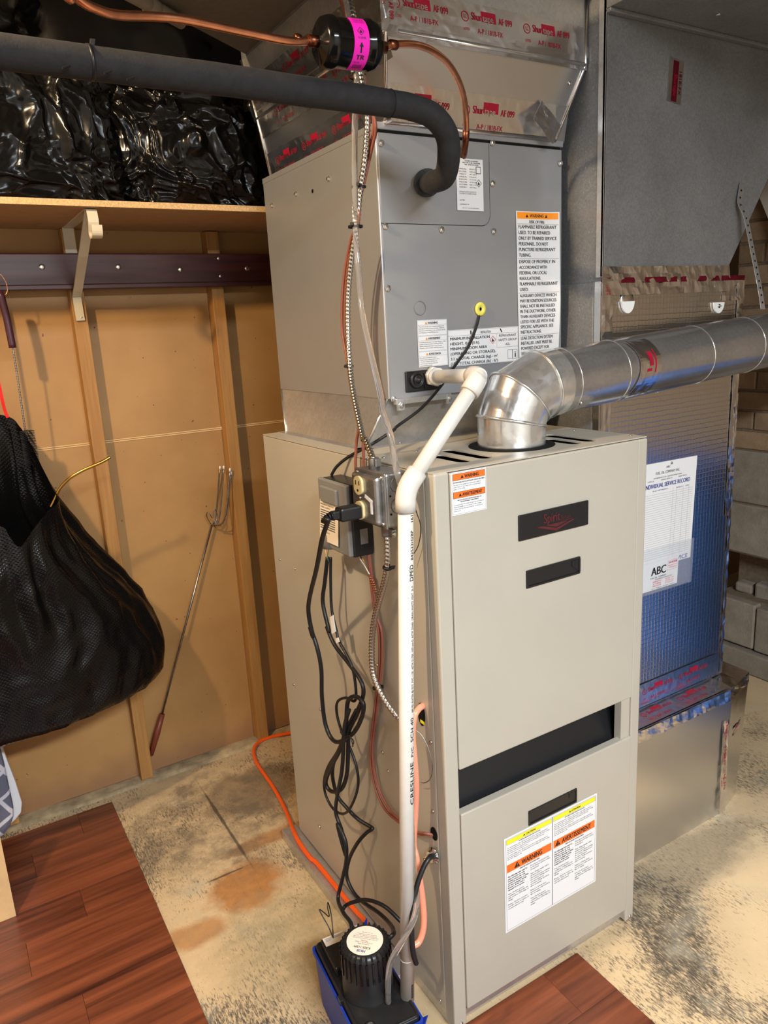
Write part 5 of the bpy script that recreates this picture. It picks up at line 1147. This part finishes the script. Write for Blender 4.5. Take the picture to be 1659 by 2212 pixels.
for y, cp_, t_, wd, m in ((.0265, .0068, 'MK08', .019, 'ink_blue'), (.0175, .0058, 'K303-115M', .036, 'ink_black'), (.0105, .0026, 'Condensate Pump', .026, 'ink_grey'), (.006, .0026, '115 Volts 60 Hz 1.3 Amps', .040, 'ink_grey'), (.0015, .003, 'Warning:', .016, 'ink_red'), (-.004, .0022, 'To reduce risk of electric shock use with', .056, 'ink_grey'), (-.008, .0022, 'grounding type receptacle. Pump water only.', .056, 'ink_grey'), (-.012, .0022, 'Thermally protected motor. Indoor use.', .050, 'ink_grey'), (-.016, .0022, 'Keep motor upright and dry at all times.', .046, 'ink_grey'), (-.021, .0022, 'Do not submerge', .024, 'ink_grey')):
    pr.text(m, 0, -y*.9, cp_*.9, t_, wd*.9, 'c')
ca, sa = math.cos(R(140)), math.sin(R(140))
pr.build('printing', disc, lambda x, y, e: PM @ Vector((mc[0]+x*ca+y*sa, mc[1]+x*sa-y*ca, .2566+e)))
pobj('inlet_cap', MB().lathe([(.011, .150), (.011, .153), (.008, .1535), (.007, .151), (0, .151)], (-.035, -.105, 0), (0, 0, 1), 20), 'black_rubber')
pobj('outlet_barb', MB().lathe([(.008, .149), (.008, .156), (.005, .157), (.005, .175)], (.0185, -.072, 0), (0, 0, 1), 14), 'black_plastic')
pobj('lid_clip', MB().box((-pw-.002, -.03, .12), (-pw+.006, -.015, .153), .001), 'black_plastic')
obj('signal_lead', MB().tube(smooth_path([(-0.1638, 0.2005, 0.172), (-0.1619, 0.2036, 0.19), (-0.1541, 0.2233, 0.21), (-0.1583, 0.2242, 0.24), (-0.1632, 0.2178, 0.235), (-0.163, 0.2142, 0.215), (-0.1671, 0.2301, 0.215), (-0.1711, 0.2434, 0.215), (-0.1699, 0.2323, 0.205), (-0.1661, 0.215, 0.19), (-0.1637, 0.2029, 0.172)], 6), .0012, 6), 'black_plastic', pm)
# ============================================================ shelf wall
sh = obj('shelf', MB().box((-1.6, .952, 1.733), (.335, 1.345, 1.748), .0008), 'particle_face', None, 'particle board shelf on the back wall carrying black bags', 'shelf')
obj('front_edge', MB().box((-1.6, .9495, 1.7335), (.335, .9525, 1.7478)), 'particle_edge', sh)
rl = thing('hook_rail', (-.2, 1.245, 1.573), 'dark mahogany coat rail screwed across the studs below the shelf', 'rail')
obj('board', MB().box((-1.6, 1.278, 1.575), (.42, 1.2995, 1.664), .004), 'rail_wood', rl)
obj('moulding', MB().box((-1.6, 1.271, 1.567), (.42, 1.2995, 1.582), .003), 'rail_wood', rl)
for p in [(-0.3764, 1.278, 1.6279), (-0.1746, 1.278, 1.6268), (0.0037, 1.278, 1.6186), (0.2134, 1.278, 1.6206)]: pan_screw(rl, p, (0, -1, 0), .0085)
for p in [(0.1246, 1.278, 1.6498), (0.1252, 1.278, 1.5982)]: pan_screw(rl, p, (0, -1, 0), .006)
# bracket
bk = thing('shelf_bracket', (-.30, 1.1, 1.5), 'cream steel shelf bracket with rod hook on the left stud', 'bracket')
bx = -.292
obj('wall_plate', ribbon([(bx, 1.298, 1.733), (bx, 1.298, 1.664)], (1, 0, 0), .030, .003), 'bracket_paint', bk)
obj('top_arm', ribbon([(bx, 1.2995, 1.7315), (bx, .985, 1.7315)], (1, 0, 0), .026, .003), 'bracket_paint', bk)
obj('brace', ribbon([(bx, .985, 1.728), (bx-.004, 1.12, 1.64), (bx-.004, 1.262, 1.563), (bx-.004, 1.294, 1.548), (bx-.002, 1.2965, 1.484)], (1, 0, 0), .023, .006), 'bracket_paint', bk)
hk = smooth_path([(bx, .985, 1.731), (bx, .966, 1.726), (bx, .960, 1.700), (bx, .972, 1.676), (bx, .958, 1.664), (bx, .935, 1.668), (bx, .930, 1.690)], 5)
obj('rod_hook', ribbon(hk, (1, 0, 0), .024, .004), 'bracket_paint', bk)
pan_screw(bk, [(-0.2905, 1.295, 1.4923)][0], (0, -1, 0), .004)
# bags on the shelf
def crumpled(c, half, sub, seed, pull=None, ridge=.05, flat=True):
    bm = bmesh.new(); bmesh.ops.create_icosphere(bm, subdivisions=sub, radius=1)
    sv = Vector((seed*7.1, seed*3.3, seed*5.7))
    for v in bm.verts:
        d = v.co.normalized(); q = Vector((abs(d.x)**.75*math.copysign(1, d.x), abs(d.y)**.75*math.copysign(1, d.y), abs(d.z)**.75*math.copysign(1, d.z)))
        big = noise.noise(d*1.6+sv)*.20
        st = Vector((d.x*3.4, d.y*3.4, d.z*1.1)); w = Vector((noise.noise(d*2.2+sv), noise.noise(d*2.2+sv*1.3), noise.noise(d*2.2+sv*1.7)))*.7
        q1 = noise.voronoi(st*1.0+w*.6+sv)[0]; q2 = noise.voronoi(Vector((d.x*3, d.y*3, d.z*4))*1.7+w+sv*1.3)[0]
        sh_ = lambda p: max(0, 1-abs(noise.noise(p))*3.2)**2
        k = 1+big+ridge*(2.0*sh_(st*.75+w+sv)+1.3*sh_(Vector((d.x*3.4+d.z*1.6, d.y*3.4, d.z*1.6))+w*1.2+sv*1.7)+.6*sh_(Vector((d.x*2.5, d.y*2.5, d.z*5))+w*1.5+sv*.7)*max(0, .5-d.z)+.25*sh_(d*9+w*2+sv)+1.5*(q1[1]-q1[0])+.4*(q2[1]-q2[0])-1.0)
        v.co = Vector((q.x*half[0]*k, q.y*half[1]*k, q.z*half[2]*k))
        if flat and v.co.z < -half[2]*.86: v.co.z = -half[2]*.86+(v.co.z+half[2]*.86)*.12
        v.co += Vector(c)
    return MB().bm(bm, None, True)
ZB = 1.752
for k, (c, h_, sub, sd, lb) in enumerate((
    ((-.395, 1.10, ZB+.16), (.215, .155, .188), 7, 2, 'crumpled black garbage bag at the left end of the shelf'),
    ((-.015, 1.095, ZB+.135), (.20, .150, .160), 7, 5, 'crumpled black garbage bag on the shelf beside the coil cabinet'),
    ((-.78, 1.12, ZB+.165), (.19, .17, .19), 5, 9, 'black garbage bag on the shelf beyond the left edge of the photo'),
    ((-.12, 1.13, ZB+.37), (.37, .125, .165), 5, 11, 'dark garbage bag piled on top of the two front shelf bags'),
    ((-.62, 1.12, ZB+.42), (.26, .20, .16), 5, 13, 'dark garbage bag stacked highest at upper left under the ceiling'),
    ((.215, 1.16, ZB+.15), (.125, .15, .175), 5, 17, 'dark garbage bag squeezed at the right shelf end behind the coil'))):
    obj('garbage_bag', crumpled(c, h_, sub, sd), 'bag_plastic', None, lb, 'garbage bag', 'black bags on the shelf')
# hanging bag
def hanging_bag():
    rim = [Vector(p) for p in [(-0.5269, 1.235, 1.2414), (-0.5023, 1.22, 1.2125), (-0.4867, 1.2, 1.1714), (-0.4713, 1.14, 1.1037), (-0.4607, 1.08, 1.0531), (-0.4556, 1.045, 1.0284), (-0.4892, 1.01, 1.013), (-0.5307, 0.985, 0.9791), (-0.5698, 0.965, 0.9442), (-0.5893, 0.965, 0.9761), (-0.6043, 0.97, 1.0025)]]
    rim += [Vector(p) for p in ((-.70, 1.0, 1.02), (-.78, 1.06, 1.10), (-.83, 1.15, 1.17), (-.79, 1.22, 1.23), (-.70, 1.245, 1.25), (-.62, 1.245, 1.262))]
    N = 168; rp = resample(smooth_path(rim, 8, True)+[rim[0]], .004); rp = [rp[int(i*len(rp)/N)] for i in range(N)]
    sil = [(-0.449, 1.1, 1.0181), (-0.4108, 1.1, 0.9459), (-0.3659, 1.1, 0.8688), (-0.336, 1.1, 0.8081), (-0.3052, 1.1, 0.7456), (-0.2774, 1.1, 0.6904), (-0.2546, 1.1, 0.6297), (-0.2381, 1.1, 0.5751), (-0.2357, 1.1, 0.5234), (-0.2454, 1.1, 0.4747), (-0.2728, 1.1, 0.4456), (-0.3153, 1.1, 0.4386), (-0.3877, 1.1, 0.4274), (-0.4595, 1.1, 0.4059), (-0.5196, 1.1, 0.3871), (-0.5806, 1.1, 0.3834), (-0.6472, 1.1, 0.3905)]
    # right edge and height of the full bag
    prof = [(p[0], p[2]) for p in sil]
    top = rp; rows = []; M_ = 46; cx_ = -.66; zb = prof[-1][1]
    def xr(z):
        for (x0, z0), (x1, z1) in zip(prof, prof[1:]):
            if z1 <= z <= z0: return x0+(x1-x0)*(z0-z)/max(1e-6, z0-z1)
        return prof[-1][0] if z < zb else prof[0][0]
    ang = []
    for i, p in enumerate(rp):
        ang.append(math.atan2((p.y-1.10)/.14, (p.x-cx_)/.2))
    ang0 = ang[0]; un = [ang[0]]
    for a in ang[1:]:
        d = (a-un[-1]+math.pi) % (2*math.pi)-math.pi; un.append(un[-1]+d)
    tot = un[-1]-un[0]; sgn = 1 if tot > 0 else -1
    un = [un[0]+sgn*2*math.pi*i/N*.6+(u-un[0])*.4 for i, u in enumerate(un)]
    for j in range(M_+1):
        t = j/M_; row = []
        for i in range(N):
            p = rp[i]; a = un[i]
            z = p.z+(zb-p.z)*t; zz = max(zb, min(prof[0][1], z))
            hw = max(.02, xr(zz)-cx_); hd = min(.165, .06+hw*.36)
            if t > .9: hd *= max(.05, 1-((t-.9)/.1)**2)*1.0; hw_ = hw*max(.02, 1-((t-.9)/.1)**3*.9)
            else: hw_ = hw
            e = Vector((cx_+hw_*math.cos(a), 1.135+hd*math.sin(a), z))
            b = min(1, t*1.9); b = b*b*(3-2*b); q = p.lerp(e, b); q.z = z
            drape = .03*math.exp(-((a-un[24])/.30)**2)*min(1, t*4)*max(0, 1-t*1.25)-.028*math.exp(-((a-un[24]-sgn*.55)/.30)**2)*min(1, t*4)*max(0, 1-t*1.3)
            fold = drape+math.sin(a*19+3*noise.noise(Vector((a*2, t*3, 1))))*(1-t)*.010*min(1, t*6)+(1-abs(noise.noise(Vector((a*4.2+t*1.2, t*2.4, 4))))*2)*.022*min(1, t*5)*(1-t*.55)
            fold += (1-abs(noise.noise(Vector((a*9, t*9, 9))))*2)*.006*min(1, t*4)
            d = Vector((math.cos(a), math.sin(a)*.8, 0)); q += d*fold*(0 if t > .985 else 1)
            q.y = min(q.y, 1.33); row.append(q)
        rows.append(row)
    mb = MB(); mb.add([p for r_ in rows for p in r_], [(j*N+i, j*N+(i+1) % N, (j+1)*N+(i+1) % N, (j+1)*N+i) for j in range(M_) for i in range(N)], True)
    return mb
hb = thing('hanging_bag', (-.6, 1.12, .40), 'full black quilted garbage bag hanging from the coat rail', 'garbage bag')
obj('bag', hanging_bag(), 'bag_quilted', hb)
obj('drawstring', ribbon(smooth_path([(-.515, 1.27, 1.60), (-.512, 1.262, 1.56)]+[(-0.5322, 1.225, 1.3637), (-0.533, 1.225, 1.3032), (-0.5304, 1.232, 1.2596), (-0.5256, 1.235, 1.2378)], 5), (1, 0, .2), .008, .002), 'red_cord', hb, label='red plastic drawstring')
obj('brass_hook', MB().tube(smooth_path([(-0.4746, 1.075, 1.0084), (-0.4633, 1.075, 1.0256), (-0.4495, 1.07, 1.0505), (-0.4356, 1.065, 1.0667), (-0.4157, 1.06, 1.0825), (-0.3834, 1.055, 1.0975), (-0.3468, 1.05, 1.1096), (-0.3277, 1.05, 1.1166), (-0.314, 1.05, 1.1229)], 5), .0042, 10), 'brass', None, 'bent brass rod poking out of the hanging garbage bag', 'hook')
# brush
br = thing('flue_brush', [(-0.485, 1.215, 1.5492)][0], 'purple-handled wire brush hanging from the coat rail', 'brush')
obj('handle', MB().tube([(-0.4968, 1.215, 1.5641), (-0.4938, 1.215, 1.5482), (-0.4892, 1.215, 1.4925), (-0.4874, 1.215, 1.4283), (-0.4873, 1.215, 1.4188)], .0095, 16), 'handle_purple', br)
obj('loop', MB().tube(smooth_path([(-0.4935, 1.215, 1.5578), (-0.4843, 1.215, 1.5534), (-0.4772, 1.215, 1.5637), (-0.4774, 1.215, 1.5845), (-0.4878, 1.215, 1.6054), (-0.5001, 1.215, 1.6014)], 5), .0012, 6), 'copper', br)
wr_ = [(-0.487, 1.215, 1.4205), (-0.4877, 1.215, 1.3412), (-0.4907, 1.215, 1.2029)]+[(-0.4859, 1.215, 1.1796), (-0.486, 1.215, 1.106)]
obj('twisted_wire', MB().tube(resample(wr_, .002), .0022, 6, rfun=lambda L, a, t: .0022*(1+.35*math.sin(L*900+2*a))), 'steel_dull', br)
b0, b1 = [Vector(p) for p in [(-0.487, 1.215, 1.2015), (-0.487, 1.215, 1.1086)]]; bm_ = MB(); dr = (b1-b0).normalized(); u0 = dr.orthogonal().normalized(); v0 = dr.cross(u0)
for k in range(22):
    for j in range(10):
        a = 2*math.pi*(j/10)+k*.5; d = u0*math.cos(a)+v0*math.sin(a); p = b0+(b1-b0)*k/21
        bm_.tube([p, p+d*.019+dr*.004], .0011, 4, smooth=False)
obj('bristles', bm_, 'black_plastic', br, kind='stuff')
# toasting fork
fk = thing('toasting_fork', [(-0.2691, 1.312, 0.0832)][0], 'long metal toasting fork with wooden handle leaning against the wall', 'fork')
hd_ = [Vector(p) for p in [(-0.2693, 1.315, 0.0851), (-0.2144, 1.318, 0.2155)]]
obj('handle', MB().tube([hd_[0], hd_[0].lerp(hd_[1], .5), hd_[1]], .0105, 14, rfun=lambda L, a, t: .0085+.0025*math.sin(t*3.0)), 'handle_wood', fk)
tp_ = Vector([(0.0267, 1.328, 0.8175)][0])
obj('rod', MB().tube([hd_[1], tp_], .0034, 10), 'steel_dull', fk)
for tip in [(0.0758, 1.33, 1.0012), (0.0811, 1.308, 1.0045), (0.0942, 1.288, 0.997), (0.1006, 1.296, 0.9844)]:
    s_ = Vector(tip); k_ = (1-(tip[1]-1.31)*0)
    a_ = tp_+Vector(((s_.x-tp_.x)*.35-.006+.012*random.random(), (s_.y-tp_.y)*1.2, .012))
    obj('tine', MB().tube(smooth_path([tp_, tuple(tp_.lerp(s_, .12)+Vector(((s_.x-.045)*.5, (s_.y-1.316)*1.2, 0))), tuple(s_)], 6), .0021, 8), 'steel_dull', fk)
    obj('tine_tip', MB().lathe([(.0032, -.004), (.0034, .004), (.002, .007)], s_, (.1, 0, 1), 8), 'white_plastic', fk)
obj('prong_guard', MB().tube(smooth_path([(0.021, 1.318, 0.8236), (0.0104, 1.318, 0.8526), (0.0119, 1.302, 0.8702), (0.0236, 1.3, 0.8476), (0.0327, 1.3, 0.8759), (0.0402, 1.3, 0.8507), (0.0272, 1.3, 0.826)], 5), .0016, 6), 'steel_dull', fk)
# plaid cushion and wrapped board at the left edge
def slab(pts, n, t, bev):
    bm = bmesh.new(); vs = [bm.verts.new(p) for p in pts]; f = bm.faces.new(vs); r_ = bmesh.ops.extrude_face_region(bm, geom=[f])
    for v in [g for g in r_['geom'] if isinstance(g, bmesh.types.BMVert)]: v.co += Vector(n)*t
    bmesh.ops.recalc_face_normals(bm, faces=bm.faces[:]); bmesh.ops.bevel(bm, geom=bm.edges[:], offset=bev, segments=2, affect='EDGES', profile=.5)
    return MB().bm(bm)
cu = thing('plaid_cushion', (-.78, 1.15, .012), 'blue plaid cushion with white edge leaning at the wall left of the bag', 'cushion')
def cpts(dy, pts): return pts
obj('white_back', slab([(-0.6906, 1.17, 0.4153), (-0.6854, 1.17, 0.3157), (-0.6721, 1.17, 0.2191), (-0.6661, 1.17, 0.149), (-0.673, 1.17, 0.1199), (-0.6914, 1.17, 0.1033), (-0.7221, 1.17, 0.0846), (-0.7679, 1.17, 0.0942), (-0.8543, 1.17, 0.1908), (-0.8385, 1.17, 0.4112)], (0, 1, 0), .03, .004), 'white_cloth', cu)
obj('plaid_cover', slab([(-0.7057, 1.105, 0.4365), (-0.6939, 1.105, 0.3556), (-0.6906, 1.105, 0.3047), (-0.6904, 1.105, 0.2472), (-0.6892, 1.105, 0.1811), (-0.6931, 1.105, 0.1489), (-0.7077, 1.105, 0.1227), (-0.7311, 1.105, 0.1004), (-0.8008, 1.105, 0.1272), (-0.852, 1.105, 0.2142), (-0.8345, 1.105, 0.4411)], (0, 1, 0), .055, .012), 'plaid_cloth', cu)
wbd = obj('wrapped_board', MB().prism([(-1.02, .892, .006), (-.732, .892, .006), (-.732, .892, .52), (-1.02, .892, .52)], (.0, 1, 0), .018), 'board_pine', None, 'plastic-wrapped pine board standing at the lower left edge', 'board')
# small pipe under the ceiling
cpipe = obj('ceiling_pipe', MB().tube([(-0.3747, 0.4584, 2.055), (-0.2647, 0.5761, 2.055), (-0.1707, 0.6417, 2.055), (-0.1204, 0.6778, 2.055)], .013, 14), 'soffit', None, 'dim grey pipe below the low ceiling board at top left', 'pipe')
obj('coupling', MB().tube([(-0.2064, 0.6169, 2.055), (-0.1841, 0.633, 2.055)], .016, 14), 'soffit', cpipe)
# ============================================================ behind the camera: lamps, and an unseen blue drum added to tint the foil reflections
bl = thing('ceiling_bulb', (BULB[0], BULB[1], BULB[2]), 'bare warm bulb hanging from the ceiling left of the frame', 'lamp')
obj('socket', MB().lathe([(.018, .05), (.022, .06), (.022, .10), (.04, .178)], BULB, (0, 0, 1), 16), 'white_plastic', bl)
obj('strip_housing', MB().box((TUBE[0]-.65, TUBE[1]-.08, TUBE[2]), (TUBE[0]+.65, TUBE[1]+.08, TUBE[2]+.12), .01), 'white_plastic', None, 'white strip light housing on the ceiling behind the camera', 'lamp')
dr_ = thing('reflection_drum', (1.60, -.36, 0), 'added blue drum right of the frame, put there for the blue reflection in the foil', 'drum')
obj('body', MB().lathe([(.20, 0), (.22, .02), (.22, .22), (.23, .235), (.22, .25), (.22, .50), (.23, .515), (.22, .53), (.22, .86), (.20, .88)], (1.60, -.36, 0), (0, 0, 1), 40), 'drum_blue', dr_)
obj('lid', MB().lathe([(.225, .87), (.225, .895), (.19, .90), (0, .90)], (1.60, -.36, 0), (0, 0, 1), 40), 'drum_blue', dr_)
